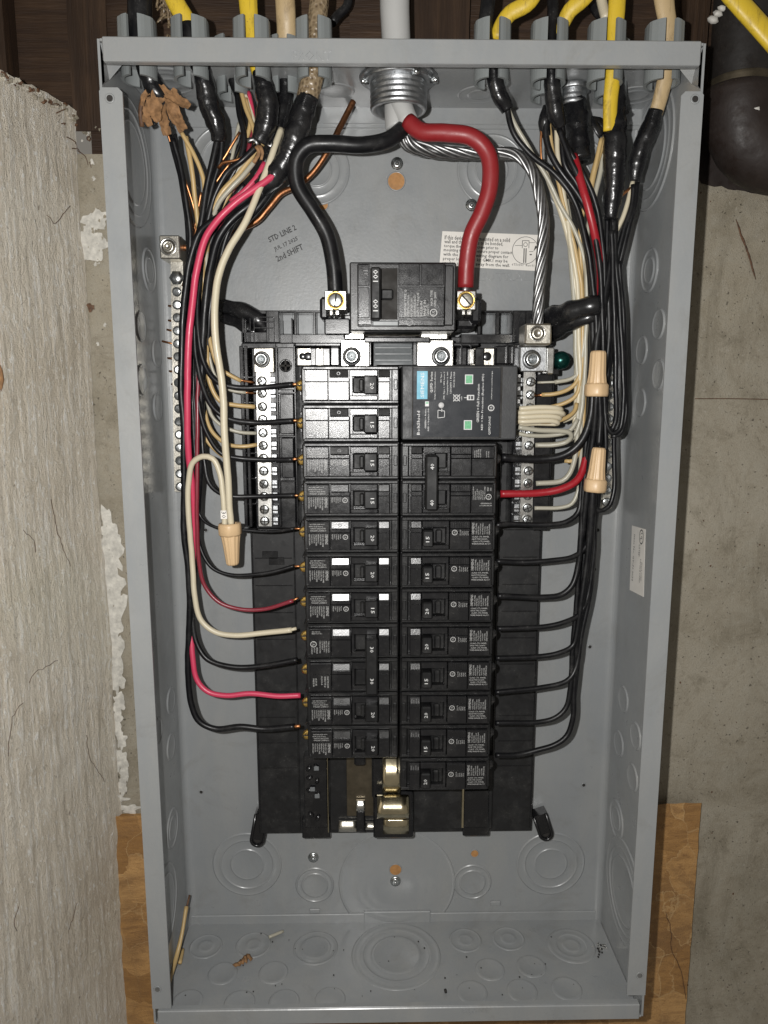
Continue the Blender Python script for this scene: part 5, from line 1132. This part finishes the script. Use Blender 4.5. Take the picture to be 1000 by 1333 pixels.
# D
cable('yellow cable entering the third left clamp', [(319, -40, 71), (324, 10, 71), (327, 50, 70), (334, 84, 69), (338, 94, 68)], [5.9, 5.9, 5.4, 5.0, 5.0], 'yellow')
taped('black taped cable below the third left clamp with a shiny torn end', [(338, 92, 68), (343, 110, 67), (349, 140, 65), (345, 165, 62), (338, 186, 60)], [5.2, 6.2, 7, 7.4, 5.6])
t = thing('cable_tatter', 'bright metal shreds standing in for white glare, with torn paper, at the end of the third taped cable', 'tatter', at(335, 190, 64))
for i, (pl, w, mt) in enumerate([([(322, 184), (330, 181), (336, 188)], 3, 'alu'), ([(334, 190), (338, 198), (334, 206), (330, 212)], 3.4, 'kraft'), ([(338, 190), (342, 199), (340, 208)], 2.6, 'kraft'), ([(348, 187), (352, 190), (354, 184)], 2, 'alu')]):  # alu shreds imitate the white glare on the tape; kraft ones are paper
    P = spline([at(x, y, 67+i) for x, y in pl], 1.5); MB().sweep(P, [w*.5*(1-.4*j/len(P)) for j in range(len(P))], 8, True, .4, lambda j, a: 1+.3*math.sin(a*3+j)).part('shred', mt, t)
# E: beige cable and inner cable
cable('pale beige cable rising behind the third and fourth left clamps', [(368, -40, 56), (371, 10, 56), (373, 40, 52), (372, 85, 47)], 6.4, 'beige')
taped('slim black taped cable from the inner clamp beside the woven cable', [(371, 95, 46), (372, 120, 48), (368, 148, 50), (362, 168, 52), (352, 200, 54)], [4.8, 5, 4.8, 4.2, 3.6])
# F woven
cable('brown woven cable entering the fourth left clamp', [(419, -40, 70), (415, 10, 70), (411, 50, 70), (409, 80, 69), (405, 110, 67), (399, 134, 65)], [6, 6, 6.2, 7, 7.6, 6.8], 'braid')
taped('thick black taped cable below the woven cable, sweeping left to the bundle', [(402, 125, 66), (393, 150, 65), (384, 178, 64), (374, 205, 62), (358, 228, 61), (338, 246, 60)], [6.8, 7.6, 7.8, 7.4, 7.6, 5.6])
# copper ground
wire('heavy bare copper ground wire snaking from the top plate to the left ground lug', [(460, 132, 25), (449, 152, 28), (440, 170, 34), (433, 186, 38), (420, 208, 34), (404, 228, 30), (385, 243, 28), (366, 252, 26), (350, 270, 25), (334, 288, 24), (310, 300, 23), (284, 317, 22), (262, 322, 20), (236, 323, 20)], 'copper', 2.1, 'ground_wire', 'ground wire', wob=.5)
# right group
cable('black cable entering the first right clamp', [(638, -40, 70), (634, 10, 70), (632, 45, 70), (640, 80, 70)], 4.6, 'ins_black')
cable('yellow cable bending into the first right clamp', [(712, -40, 78), (690, 2, 76), (664, 18, 73), (652, 36, 71), (648, 52, 70)], 4.8, 'yellow')
taped('black taped cable hanging from the first right clamp', [(642, 74, 70), (643, 92, 69), (648, 118, 67), (661, 143, 64)], [4.6, 5, 5.4, 4.2])
cable('yellow cable bending into the second right clamp', [(790, -40, 80), (760, -2, 77), (742, 14, 74), (735, 28, 71), (728, 46, 70)], [4.9, 4.9, 4.9, 4.6, 3], 'yellow')
cable('black cable looping behind the second right clamp', [(715, -40, 60), (720, 5, 64), (719, 40, 68), (717, 80, 70)], 3.6, 'ins_black')
taped('black taped cable hanging from the second right clamp', [(717, 74, 70), (718, 95, 69), (720, 122, 67), (724, 148, 65), (730, 165, 62)], [4.8, 5.2, 5.2, 5.8, 4.2])
taped('thick black taped cable under the small grey connector', [(746, 118, 44), (750, 150, 47), (753, 180, 50), (756, 208, 53)], [7.6, 7.8, 7.6, 6.5])
cable('long yellow cable hanging through the third right clamp', [(806, -40, 72), (803, 10, 72), (800, 50, 71), (799, 85, 70), (796, 130, 68), (794, 171, 66)], [5.4, 5.4, 5.4, 5.2, 4.8, 4.4], 'yellow')
taped('thick black taped cable hanging below the long yellow cable', [(806, 112, 56), (804, 140, 60), (801, 175, 63), (800, 210, 62), (799, 245, 60), (794, 285, 57)], [3.5, 6, 7.4, 7.6, 6.6, 4.6])
cable('beige cable entering the rightmost clamp', [(862, -40, 71), (866, 10, 71), (872, 48, 70), (869, 85, 69), (862, 118, 66), (853, 148, 63)], [6.4, 6.4, 5.4, 5.2, 5.0, 4.6], 'beige')
taped('black taped cable end below the beige cable at the right', [(854, 143, 63), (847, 165, 61), (836, 188, 59), (829, 212, 57), (826, 236, 55)], [4.8, 5.8, 5.8, 5.8, 4.0])
m = MB(); P = spline(pxs([(799, 158, 60), (786, 162, 62), (774, 156, 62), (779, 168, 63), (784, 176, 62)])); m.sweep(P, 3.4, 10, True, .3); m.top('tape_flap', 'tape', 'loose flap of black tape beside the long yellow cable', 'tape')
m = MB(); P = spline(pxs([(800, 135, 60), (812, 145, 60), (816, 150, 60)])); m.sweep(P, 2.6, 8, True, .4); m.top('tape_flap', 'tape', 'small torn tape tag right of the long yellow cable', 'tape')
cable('yellow cable with dark stains crossing the top right corner in front of the iron pipe', [(920, -45, 55), (950, -10, 60), (975, 18, 62), (1010, 58, 64), (1040, 95, 64)], 6.6, 'yellow')
cable('dark cable loop high between the right clamps', [(760, -40, 40), (775, 10, 44), (792, 30, 50), (790, 55, 60)], 3.5, 'ins_black')
cable('pale cable stub behind the third right clamp', [(778, -40, 60), (784, 2, 62), (790, 25, 66)], 3.2, 'ins_white')
m = MB()
for i in range(26):
    q = at(218+random.gauss(0, 7), random.uniform(-5, 52), 40); d = V((random.gauss(0, 5), random.gauss(0, 2), random.gauss(0, 7))); m.sweep(spline([q, q+d*.5+V((1, -2, 0)), q+d]), .9, 5, True, .5)
m.top('wood_shavings', 'braid', 'brown shredded fibres stuck behind the clamps at the top left', kind='stuff')
MB().sweep(spline(pxs([(455, -20, 20), (452, 8, 20), (440, 20, 20), (432, 30, 22)])), 3.2, 8).top('cable', 'ins_black', 'short black cable curl above the box left of the service cable', 'cable')

# ================================================================== wires, left side
GL = 'branch wires to the left breakers'; GN = 'neutral wires to the left terminal bar'
w = wire
w('upper black wire crossing the left neutral bar to the topmost left breaker', [(338, 186, 60), (306, 222, 58), (286, 262, 56), (268, 310, 56), (259, 370, 58), (258, 430, 60), (266, 474, 61), (283, 497, 62), (305, 504, 61), (345, 504, 58), (382, 501, 60)], r=1.95, group=GL, bare=[(388, 500, 60)])
w('second black wire down crossing the left neutral bar', [(285, 182, 58), (275, 230, 57), (262, 290, 56), (255, 350, 56), (253, 420, 57), (259, 485, 59), (275, 528, 61), (294, 544, 61), (330, 550, 58), (382, 548, 60)], r=1.95, group=GL, bare=[(388, 547, 60)])
w('third black wire down crossing the left neutral bar', [(288, 175, 56), (280, 232, 55), (268, 290, 54), (258, 350, 54), (256, 430, 55), (258, 520, 58), (270, 565, 60), (288, 590, 61), (310, 596, 59), (345, 599, 58), (382, 598, 60)], r=1.8, group=GL, bare=[(388, 597, 60)])
w('fourth black wire down crossing the left neutral bar', [(300, 200, 54), (285, 250, 54), (270, 300, 53), (258, 360, 53), (255, 440, 54), (260, 530, 56), (266, 600, 57), (273, 630, 59), (290, 643, 60), (330, 646, 58), (384, 645, 60)], r=1.7, group=GL, bare=[(390, 645, 60)])
w('thin dark wire passing behind the tan wire nut to the fifth left breaker', [(316, 130, 48), (318, 170, 52), (300, 220, 52), (275, 280, 50), (258, 350, 50), (252, 450, 50), (254, 560, 50), (256, 640, 50), (262, 674, 52), (280, 686, 54), (318, 690, 54), (355, 692, 55), (384, 688, 58)], r=1.15, group=GL, bare=[(392, 688, 59)])
w('thin black wire curving below the tan wire nut to the sixth left breaker', [(228, 175, 58), (236, 225, 56), (246, 290, 52), (250, 360, 50), (249, 470, 50), (253, 580, 50), (256, 670, 51), (261, 712, 53), (275, 738, 55), (300, 748, 56), (340, 747, 57), (384, 737, 58)], r=1.4, group=GL, bare=[(392, 737, 59)])
w('thin maroon wire with a bare tip reaching the seventh left breaker', [(322, 125, 48), (328, 160, 50), (322, 200, 50), (300, 260, 48), (276, 330, 50), (264, 420, 55), (258, 500, 58), (257, 590, 59), (257, 680, 58), (259, 730, 57), (267, 762, 57), (285, 784, 58), (312, 793, 58), (345, 793, 58), (382, 782, 60)], 'ins_maroon', [1.5]*3, group=GL, bare=[(389, 778, 60)])
w('ivory wire looping from the left wire nut down to the double 30 amp breaker', [(293, 686, 66), (290, 645, 66), (286, 612, 66), (278, 597, 66), (265, 594, 65), (251, 602, 63), (245, 625, 60), (246, 670, 58), (250, 725, 57), (254, 775, 58), (262, 808, 59), (280, 823, 60), (305, 827, 60), (345, 824, 60), (380, 819, 61)], 'ins_white', 2.05, group=GL, bare=[(386, 818, 61)], bmat='ins_white')
w('black wire under the ivory one reaching the gap in the double 30 amp breaker', [(225, 185, 56), (238, 240, 54), (250, 310, 48), (248, 390, 44), (246, 480, 42), (247, 600, 44), (248, 720, 48), (250, 790, 52), (256, 835, 55), (270, 858, 57), (300, 868, 58), (340, 867, 58), (387, 858, 60)], r=2.0, group=GL)
w('rose pink wire running from the taped cable down and into the double 30 amp breaker', [(359, 227, 66), (336, 243, 68), (310, 261, 69), (286, 283, 69), (268, 308, 70), (258, 341, 70), (252, 375, 70), (248, 414, 70), (245, 480, 68), (244, 536, 65), (247, 600, 60), (252, 660, 54), (252, 720, 50), (248, 790, 50), (250, 850, 56), (256, 885, 58), (270, 900, 59), (295, 905, 59), (325, 903, 59), (360, 906, 60), (391, 905, 60)], 'ins_pink', [2.2, 2.35, 2.35, 2.3, 2.1, 2.0, 2.0], group=GL)
w('long black wire turning lowest of all to the tenth left breaker', [(345, 236, 62), (318, 262, 64), (284, 283, 64), (262, 300, 62), (249, 336, 60), (242, 375, 58), (238, 414, 57), (236, 488, 57), (239, 560, 57), (240, 640, 56), (240, 700, 55), (246, 750, 55), (247, 800, 55), (245, 860, 55), (249, 915, 56), (260, 940, 57), (280, 949, 57), (312, 946, 57), (345, 949, 57), (384, 946, 59)], r=2.3, group=GL, bare=[(391, 945, 60)])
w('long ivory wire sweeping from the cables down into the left wire nut', [(366, 168, 60), (358, 190, 64), (346, 227, 66), (333, 258, 68), (318, 292, 70), (297, 328, 72), (284, 362, 73), (279, 401, 74), (281, 440, 74), (286, 475, 74), (290, 515, 73), (293, 560, 72), (297, 620, 70), (301, 684, 68)], 'ins_white', [2.1, 2.2, 2.45, 2.5, 2.5, 2.3], name='wire')
w('thick black wire arcing just right of the rose wire', [(352, 240, 58), (330, 262, 60), (304, 285, 60), (285, 312, 60), (275, 345, 60), (268, 390, 60), (264, 450, 58), (262, 520, 55), (262, 580, 54), (258, 650, 50), (253, 740, 48), (250, 800, 48)], r=2.8)
w('second thick black wire curving under the rose wire', [(362, 235, 54), (340, 265, 56), (318, 290, 56), (300, 320, 56), (284, 358, 55), (274, 400, 54), (270, 450, 50), (262, 560, 46), (256, 660, 44)], r=2.6)
w('black wire along the inside of the left bundle', [(225, 180, 60), (234, 215, 58), (243, 265, 56), (248, 305, 54), (246, 350, 52), (241, 430, 48), (243, 520, 44), (246, 620, 42), (248, 700, 42)], r=1.9)
w('black wire beside the torn paper filler', [(221, 176, 56), (231, 212, 54), (240, 262, 50), (246, 320, 46), (248, 400, 42), (250, 500, 40), (251, 600, 40), (252, 700, 42)], r=1.7)
w('thick black wire at the back of the left bundle', [(300, 250, 50), (280, 290, 48), (262, 340, 45), (254, 420, 40), (253, 500, 36), (254, 580, 36), (256, 660, 38), (254, 740, 42)], r=2.8)
w('black wire between the rose wire and the tan neutrals', [(318, 240, 52), (292, 275, 50), (270, 330, 48), (262, 400, 46), (257, 480, 42), (257, 560, 42), (258, 640, 44)], r=2.3)
# neutrals left
w('tan wire to the top screw of the left neutral bar', [(236, 172, 62), (254, 203, 60), (265, 235, 58), (266, 280, 56), (264, 340, 52), (268, 400, 50), (275, 450, 52), (285, 478, 52), (299, 488, 51), (314, 496, 49)], 'ins_tan', 1.45, group=GN, bare=[(331, 498, 45)])
w('white wire to the second screw of the left neutral bar', [(330, 196, 62), (305, 228, 58), (284, 262, 56), (272, 300, 52), (268, 380, 50), (270, 450, 50), (283, 496, 50), (300, 508, 50), (320, 511, 48)], 'ins_grey', 1.2, group=GN, bare=[(333, 512, 44)])
w('yellowed wire to the third screw of the left neutral bar', [(242, 178, 60), (250, 222, 58), (254, 262, 55), (262, 330, 50), (270, 400, 50), (270, 466, 52), (274, 500, 52), (287, 522, 51), (306, 527, 49), (332, 529, 46)], 'ins_tan', 1.6, group=GN)
w('grey white wire to the middle of the left neutral bar', [(312, 160, 54), (300, 210, 54), (278, 265, 52), (262, 340, 46), (264, 440, 46), (268, 510, 48), (276, 541, 50), (290, 554, 50), (312, 562, 49), (334, 564, 46)], 'ins_grey', 1.3, group=GN)
w('tan wire with worn insulation just under the grey white one on the left neutral bar', [(320, 128, 50), (326, 160, 52), (312, 205, 52), (286, 262, 50), (268, 330, 44), (262, 440, 42), (265, 520, 44), (275, 560, 47), (296, 578, 48), (318, 581, 48), (334, 579, 46)], 'ins_tan', 1.45, group=GN)
w('yellowed wire loop low behind the long ivory wire', [(345, 160, 56), (325, 205, 54), (300, 250, 52), (276, 310, 48), (260, 400, 44), (258, 480, 44), (260, 545, 46), (270, 574, 48), (288, 592, 48), (300, 598, 46)], 'ins_tan', 1.35, group=GN)
w('short tan wire crossing the crowd under the third clamp', [(350, 176, 56), (330, 202, 58), (308, 230, 58), (290, 250, 58), (276, 276, 56)], 'ins_tan', 1.9)
w('pale wire crossing under the torn tatter', [(334, 208, 58), (318, 228, 60), (300, 246, 60), (284, 266, 58), (274, 292, 54), (264, 330, 50)], 'ins_grey', 1.6)
w('broad yellowed wire below the pale crossing wire', [(322, 222, 56), (304, 240, 57), (288, 258, 57), (276, 284, 54), (268, 330, 50), (263, 400, 46)], 'ins_tan', [2.4, 2.2, 1.8])
w('tan wire emerging from the inner clamp', [(314, 118, 50), (320, 140, 52), (330, 168, 54), (336, 196, 54)], 'ins_tan', 1.5)
w('second tan wire emerging from the inner clamp', [(318, 118, 48), (327, 145, 50), (334, 176, 50)], 'ins_white', 1.3)
w('dark rose wire emerging from the inner clamp', [(323, 120, 48), (328, 140, 50), (330, 156, 50), (330, 170, 50)], 'ins_pink', 1.5)
w('rose wire end ducking behind the thick taped cable', [(345, 212, 56), (333, 232, 58), (318, 248, 58), (300, 262, 56)], 'ins_pink', 1.8)
w('black wire bowing left of the inner clamp', [(309, 122, 50), (312, 150, 54), (318, 180, 56), (310, 215, 57), (294, 250, 57), (284, 275, 56)], r=2.0)
w('black wire crossing down from the shiny torn cable end', [(334, 190, 62), (314, 210, 62), (296, 225, 60), (280, 255, 58), (270, 290, 56), (256, 340, 53)], r=2.1)
w('black wire from the second taped cable into the bundle', [(284, 180, 60), (276, 215, 59), (268, 250, 58), (262, 290, 57), (255, 320, 56)], r=2.2)
w('second black wire from the second taped cable', [(290, 178, 58), (286, 210, 57), (276, 246, 56), (270, 280, 55), (266, 310, 54)], r=1.9)
w('black wire hanging from the slim taped cable', [(354, 196, 54), (346, 228, 56), (330, 252, 54), (312, 276, 52), (294, 310, 50), (284, 350, 48)], r=2.0)
for lb, P in [('thin copper wire beside the torn paper', [(218, 172, 58), (225, 195, 56), (240, 232, 54), (252, 268, 50), (258, 300, 46)]), ('thin copper wire twisting under the second taped cable', [(312, 172, 58), (302, 188, 58), (294, 202, 57), (286, 214, 56), (276, 235, 54), (266, 270, 50), (262, 300, 46)]), ('copper wire bridging towards the torn tatter', [(330, 192, 63), (318, 204, 63), (304, 209, 62), (290, 212, 60), (284, 219, 58)]), ('copper wire looping in the left bundle', [(300, 212, 56), (280, 240, 55), (262, 275, 52), (255, 305, 48), (254, 330, 44)]), ('copper wire dropping toward the left ground bar', [(262, 250, 52), (256, 285, 48), (250, 320, 42), (244, 350, 34), (238, 372, 24)]), ('thin copper wire from the ground bundle behind the black wires', [(286, 225, 50), (270, 270, 46), (256, 330, 40), (246, 400, 30), (238, 430, 20)])]:
    w(lb, P, 'copper_thin', .95, 'ground_wire', 'ground wire', 'thin bare ground wires', wob=.5, sides=7)

# wire nuts
def nut(label, p0, p1, r0, r1, h=70):
    a, b_ = at(*p0, h), at(*p1, h); L_ = (b_-a).length; t = thing('wire_nut', label, 'wire nut', a); ax = b_-a
    MB().lathe([(r0*.7, 0), (r0*1.05, 0), (r0*1.1, L_*.06), (r0*1.1, L_*.25), (r0*.92, L_*.3)], a, ax, 24, lambda q, z: 1+.07*(math.cos(q*6) > .3)).part('skirt', 'nut', t)
    MB().lathe([(r0*.86, L_*.1), (r0*.92, L_*.3), (r0*.8, L_*.5), (r1*1.05, L_*.95), (r1*.9, L_), (r1*.5, L_*1.01), (.01, L_)], a, ax, 48, lambda q, z: 1+.055*math.cos(q*12)).part('fluted_cap', 'nut', t)
    return t
nut('tan wire nut pointing down on two ivory wires at the left', (299, 681), (303, 735), 7.2, 4.2, 66)
nut('tan wire nut on the right with its skirt down, over the upper black wires', (776, 516), (779, 457), 7.0, 4.9, 70)
nut('tan wire nut on the right, lower and slightly tilted on the black bundle', (774, 640), (780, 583), 6.8, 4.4, 68)
m = MB(); q = at(291.5, 670, 68.4); m.box(q+V((-2.2, .2, -3)), q+V((2.2, -.3, 3)), .1); tk = thing('wire_marker', 'tiny white wire marker sleeve printed 30 just above the left wire nut', 'wire marker', q); m.part('sleeve', 'paper', tk)
m = MB(); put_text(m, '30', q.x, q.z, -q.y+.4, 4.6, 3.1, -90); m.part('print', 'ink_black', tk)

# ================================================================== wires, right side
GR = 'branch wires to the right breakers'; GW = 'neutral wires to the right terminal bar'
def rb(lb, P, r=1.7, mat='ins_black'): return w(lb, P, mat, r, group=GR)
top = lambda x, y0: [(x, y0, 62)]
rb('black wire to the upper pole of the 40 amp breaker', [(800, 285, 57), (797, 330, 58), (788, 380, 60), (778, 440, 62), (772, 500, 63), (768, 545, 63), (756, 575, 62), (735, 592, 60), (700, 598, 58), (653, 595, 60)], 2.9)
w('dark red wire to the lower pole of the 40 amp breaker', [(747, 203, 60), (755, 235, 67), (766, 270, 69), (774, 305, 66), (781, 345, 58), (782, 370, 55), (779, 440, 54), (772, 530, 54), (764, 590, 56), (752, 624, 60), (730, 637, 61), (700, 642, 60), (651, 643, 60)], 'ins_red', 2.7, group=GR)
ends = [
 ('first', [(756, 640, 56), (752, 668, 57), (738, 679, 58), (718, 683, 58), (662, 682, 58), (645, 684, 60)], 1.7, (776, 420)),
 ('second', [(764, 600, 56), (768, 680, 55), (762, 712, 56), (745, 725, 58), (718, 730, 58), (680, 732, 58), (647, 731, 60)], 1.7, (784, 430)),
 ('third', [(762, 620, 58), (756, 700, 57), (752, 740, 57), (745, 762, 58), (731, 774, 58), (705, 777, 58), (647, 776, 60)], 1.9, (792, 440)),
 ('fourth', [(774, 640, 55), (773, 720, 54), (764, 780, 54), (754, 800, 56), (734, 810, 58), (708, 816, 58), (647, 818, 60)], 1.7, (790, 400)),
 ('fifth', [(770, 660, 58), (760, 760, 57), (752, 815, 57), (745, 841, 57), (728, 850, 58), (702, 855, 58), (645, 857, 60)], 1.7, (780, 400)),
 ('sixth', [(776, 650, 52), (770, 760, 52), (756, 830, 53), (750, 868, 55), (738, 886, 57), (700, 896, 58), (645, 901, 60)], 1.7, (796, 410)),
 ('seventh', [(760, 650, 54), (752, 770, 54), (745, 850, 55), (743, 895, 56), (736, 922, 57), (722, 935, 58), (702, 940, 58), (645, 941, 60)], 1.7, (786, 420)),
 ('eighth and lowest', [(765, 650, 50), (758, 760, 50), (750, 830, 52), (747, 900, 54), (746, 935, 56), (738, 958, 57), (722, 970, 58), (700, 977, 58), (676, 982, 58), (645, 983, 60)], 1.8, (798, 430))]
tops = {0: [(660, 140, 64), (668, 172, 64), (690, 200, 63), (722, 226, 62), (748, 262, 62), (764, 320, 62), (772, 370, 62)], 1: [(724, 160, 63), (738, 190, 63), (762, 232, 62), (778, 275, 61), (786, 330, 60), (787, 380, 60)],
 2: [(713, 140, 60), (711, 180, 60), (722, 210, 60), (750, 250, 60), (772, 290, 60), (786, 340, 59), (792, 390, 58)], 3: [(798, 285, 58), (799, 330, 58), (797, 380, 57)], 4: [(732, 160, 61), (735, 215, 61), (750, 240, 60), (767, 280, 59), (780, 330, 58), (783, 370, 57)],
 5: [(825, 240, 57), (822, 270, 57), (812, 300, 57), (803, 340, 56), (799, 380, 55)], 6: [(790, 285, 54), (790, 340, 54), (788, 390, 53)], 7: [(829, 238, 55), (826, 268, 55), (817, 300, 54), (806, 345, 52), (801, 395, 50)]}
for k, (nm, P, r, tp) in enumerate(ends):
    a_ = tops[k]; mid = [(tp[0], tp[1]+10, a_[-1][2]), ((tp[0]+P[0][0])/2+2, (tp[1]+P[0][1])/2, (a_[-1][2]+P[0][2])/2)]
    rb(nm+' black branch wire down the right side below the 40 amp breaker', a_+mid+P, r*1.12)
for lb, P, r in [('thick black wire of the right bundle left edge', [(746, 262, 58), (764, 320, 58), (771, 390, 58), (772, 450, 60), (775, 520, 60), (766, 590, 58), (760, 660, 55), (756, 720, 54)], 2.6),
 ('thick black wire filling the back of the right bundle', [(790, 300, 50), (784, 360, 50), (779, 430, 50), (781, 520, 50), (777, 600, 50), (771, 680, 49), (764, 760, 48), (756, 820, 48), (750, 880, 50), (746, 930, 50)], [3.2, 3.2, 3.0, 2.2, 1.6]),
 ('another black wire at the back of the right bundle', [(795, 300, 48), (792, 380, 47), (788, 460, 47), (784, 560, 47), (777, 650, 47), (768, 730, 47), (759, 800, 47), (751, 850, 48), (747, 900, 49)], [3.0, 3.0, 2.8, 2.2, 1.6]),
 ('thick black wire in the middle of the right bundle', [(800, 290, 56), (794, 350, 56), (790, 420, 56), (784, 500, 56), (780, 580, 56), (774, 640, 54), (768, 700, 52), (760, 780, 50), (752, 850, 50), (747, 910, 50)], [2.8, 2.8, 2.6, 2.0, 1.6]),
 ('black wire running under the lower right wire nut', [(774, 560, 60), (772, 640, 60), (768, 700, 57), (762, 760, 55), (752, 830, 54), (747, 890, 53), (745, 925, 53)], [3.2, 3.2, 2.8, 2.2, 1.6]),
 ('black wire looping under the upper right wire nut and back up at the far right', [(800, 300, 60), (803, 360, 60), (808, 420, 60), (811, 480, 60), (811, 540, 60), (806, 560, 60), (797, 564, 60), (790, 552, 60), (788, 520, 60), (785, 480, 60)], 1.7),
 ('inner black loop beside the far right loop', [(796, 300, 62), (798, 360, 62), (800, 420, 62), (802, 500, 62), (801, 550, 61), (795, 562, 60)], 1.8),
 ('black wire curving round under the lower right wire nut', [(799, 562, 56), (800, 600, 56), (799, 640, 57), (792, 660, 58), (780, 665, 58), (772, 660, 58)], 1.7),
 ('black wire parallel to the far right loop', [(806, 340, 55), (812, 420, 55), (814, 500, 55), (813, 550, 56), (806, 566, 56), (796, 568, 56)], 1.7),
 ('black wire feeding the skirt of the upper right wire nut', [(777, 512, 68), (775, 540, 66), (771, 580, 63), (764, 640, 60), (758, 700, 57)], 2.2),
 ('second black wire feeding the skirt of the upper right wire nut', [(780, 510, 68), (781, 550, 66), (780, 580, 66)], 2.2),
 ('black wire leaving the upper end of the right bundle', [(728, 168, 64), (742, 205, 66), (757, 240, 67), (772, 300, 66), (782, 360, 65), (784, 420, 64), (786, 470, 62), (787, 530, 60), (788, 600, 58), (783, 640, 56)], 1.8)]:
    w(lb, P, 'ins_black', r)
# whites right
w('ivory wire beside the black one under the first right taped cable', [(662, 143, 62), (672, 165, 62), (690, 195, 60), (712, 230, 58), (728, 265, 56), (748, 300, 55), (762, 350, 54), (763, 420, 53), (757, 470, 52), (752, 487, 51), (742, 494, 50), (722, 498, 49)], 'ins_grey', 1.5, group=GW, bare=[(700, 498, 45)], bmat='ins_grey')
w('tan wire to the second screw of the right neutral bar', [(714, 150, 57), (717, 185, 57), (726, 230, 56), (737, 280, 55), (752, 340, 54), (759, 400, 53), (757, 460, 52), (752, 495, 52), (740, 507, 51), (722, 513, 50), (705, 514, 48)], 'ins_tan', 1.5, group=GW, bare=[(697, 515, 45)])
w('yellowed wire to the third screw of the right neutral bar', [(783, 180, 60), (775, 215, 60), (767, 248, 58), (756, 290, 56), (757, 350, 53), (760, 430, 52), (756, 490, 52), (750, 514, 52), (736, 524, 51), (715, 530, 49), (698, 531, 46)], 'ins_tan', 1.5, group=GW)
w('cream wire joining the right neutral bar near its middle', [(725, 160, 56), (726, 200, 56), (735, 260, 55), (744, 320, 54), (752, 380, 53), (754, 450, 52), (754, 510, 52), (748, 540, 51), (733, 548, 49)], 'ins_white', 1.7, group=GW)
w('grey white wire crossing to the screw below the coil', [(790, 180, 58), (783, 220, 58), (773, 260, 57), (764, 310, 56), (764, 380, 54), (762, 460, 53), (757, 540, 52), (747, 570, 51), (730, 578, 49), (698, 580, 47)], 'ins_grey', 1.7, group=GW)
w('ivory wire turning into the right neutral bar above the red wire', [(732, 250, 53), (742, 320, 52), (748, 400, 51), (751, 480, 51), (752, 560, 51), (748, 600, 51), (741, 618, 50), (732, 626, 49), (697, 629, 47)], 'ins_grey', 1.9, group=GW)
w('lowest ivory wire turning into the right neutral bar below the red wire', [(738, 260, 51), (747, 330, 50), (754, 420, 50), (756, 520, 50), (756, 600, 50), (752, 640, 50), (744, 656, 50), (730, 661, 49), (696, 661, 47)], 'ins_grey', 1.5, group=GW)
w('cream wire behind the yellowed ones on the right', [(727, 165, 53), (733, 240, 52), (741, 310, 51), (750, 380, 50), (759, 450, 50), (760, 520, 50), (755, 585, 50), (746, 600, 50), (735, 600, 49)], 'ins_tan', 1.5)
w('ivory wire at the left edge of the right bundle', [(702, 205, 55), (720, 250, 54), (735, 292, 53), (746, 340, 52), (750, 420, 51), (750, 520, 50), (748, 560, 50)], 'ins_white', 1.8)
w('ivory wire peeking beside the beige taped cable', [(824, 236, 55), (818, 262, 56), (810, 286, 56), (803, 300, 55)], 'ins_white', 1.6)
w('tan wire crossing behind the long yellow cable', [(789, 176, 58), (778, 208, 59), (770, 240, 59), (766, 265, 58)], 'ins_tan', 2.0)
for lb, P in [('copper wire glinting beside the right white bundle', [(770, 340, 50), (772, 360, 50), (773, 400, 50), (774, 430, 50), (773, 480, 48), (770, 510, 45)]), ('short copper wire by the beige taped cable', [(822, 244, 56), (812, 252, 57), (804, 260, 57)]), ('copper wire under the second right taped cable', [(705, 165, 58), (704, 190, 58), (706, 215, 57), (716, 240, 55)]), ('thin copper wire behind the red wire at the top right', [(785, 190, 57), (780, 222, 57), (776, 250, 56)])]:
    w(lb, P, 'copper_thin', .95, 'ground_wire', 'ground wire', 'thin bare ground wires', wob=.4, sides=7)
taped('black taped splice under the second right taped cable', [(712, 138, 58), (709, 158, 58), (711, 178, 57)], [2.6, 4.2, 3.0])
# coiled pigtail of the surge module
t = thing('pigtail', 'white pigtail of the surge module coiled in flat turns over the neutral bar', 'pigtail', at(700, 540, 66))
P = []
for k in range(4):
    y = 531+k*5.6; e_ = [0, 3, -2, -5][k]; P += [(676, y+1, 66-k*.6), (705, y-.8+k*.3, 67-k*.6), (724+e_, y+.2, 66-k*.6), (731+e_, y+2.2, 63), (725, y+3.6, 60), (700, y+3.4, 58), (676, y+4.6, 60)]
MB().sweep(spline(pxs(P), 2), 1.75, 10).part('coil', 'ins_white', t)
MB().sweep(spline(pxs([(674, 549, 64), (690, 548, 64), (715, 549, 63), (735, 545, 60), (748, 535, 56), (751, 525, 54)]), 2), 1.5, 10).part('tail', 'ins_tan', t)
MB().sweep(spline(pxs([(675, 556, 62), (700, 560, 61), (728, 561, 60), (741, 563, 59), (744, 568, 57), (738, 575, 54), (722, 579, 52), (697, 579.5, 49)]), 2), 1.75, 10).part('lower_turn', 'ins_grey', t)
w('short tan wire hugging the surge module beside the coil', [(672, 563, 50), (685, 566, 51), (720, 566, 52), (742, 560, 54), (752, 545, 54)], 'ins_grey', 1.6)
# electrical tape glints: dust threads on the left ground bar are left to the materials
bpy.context.view_layer.update()
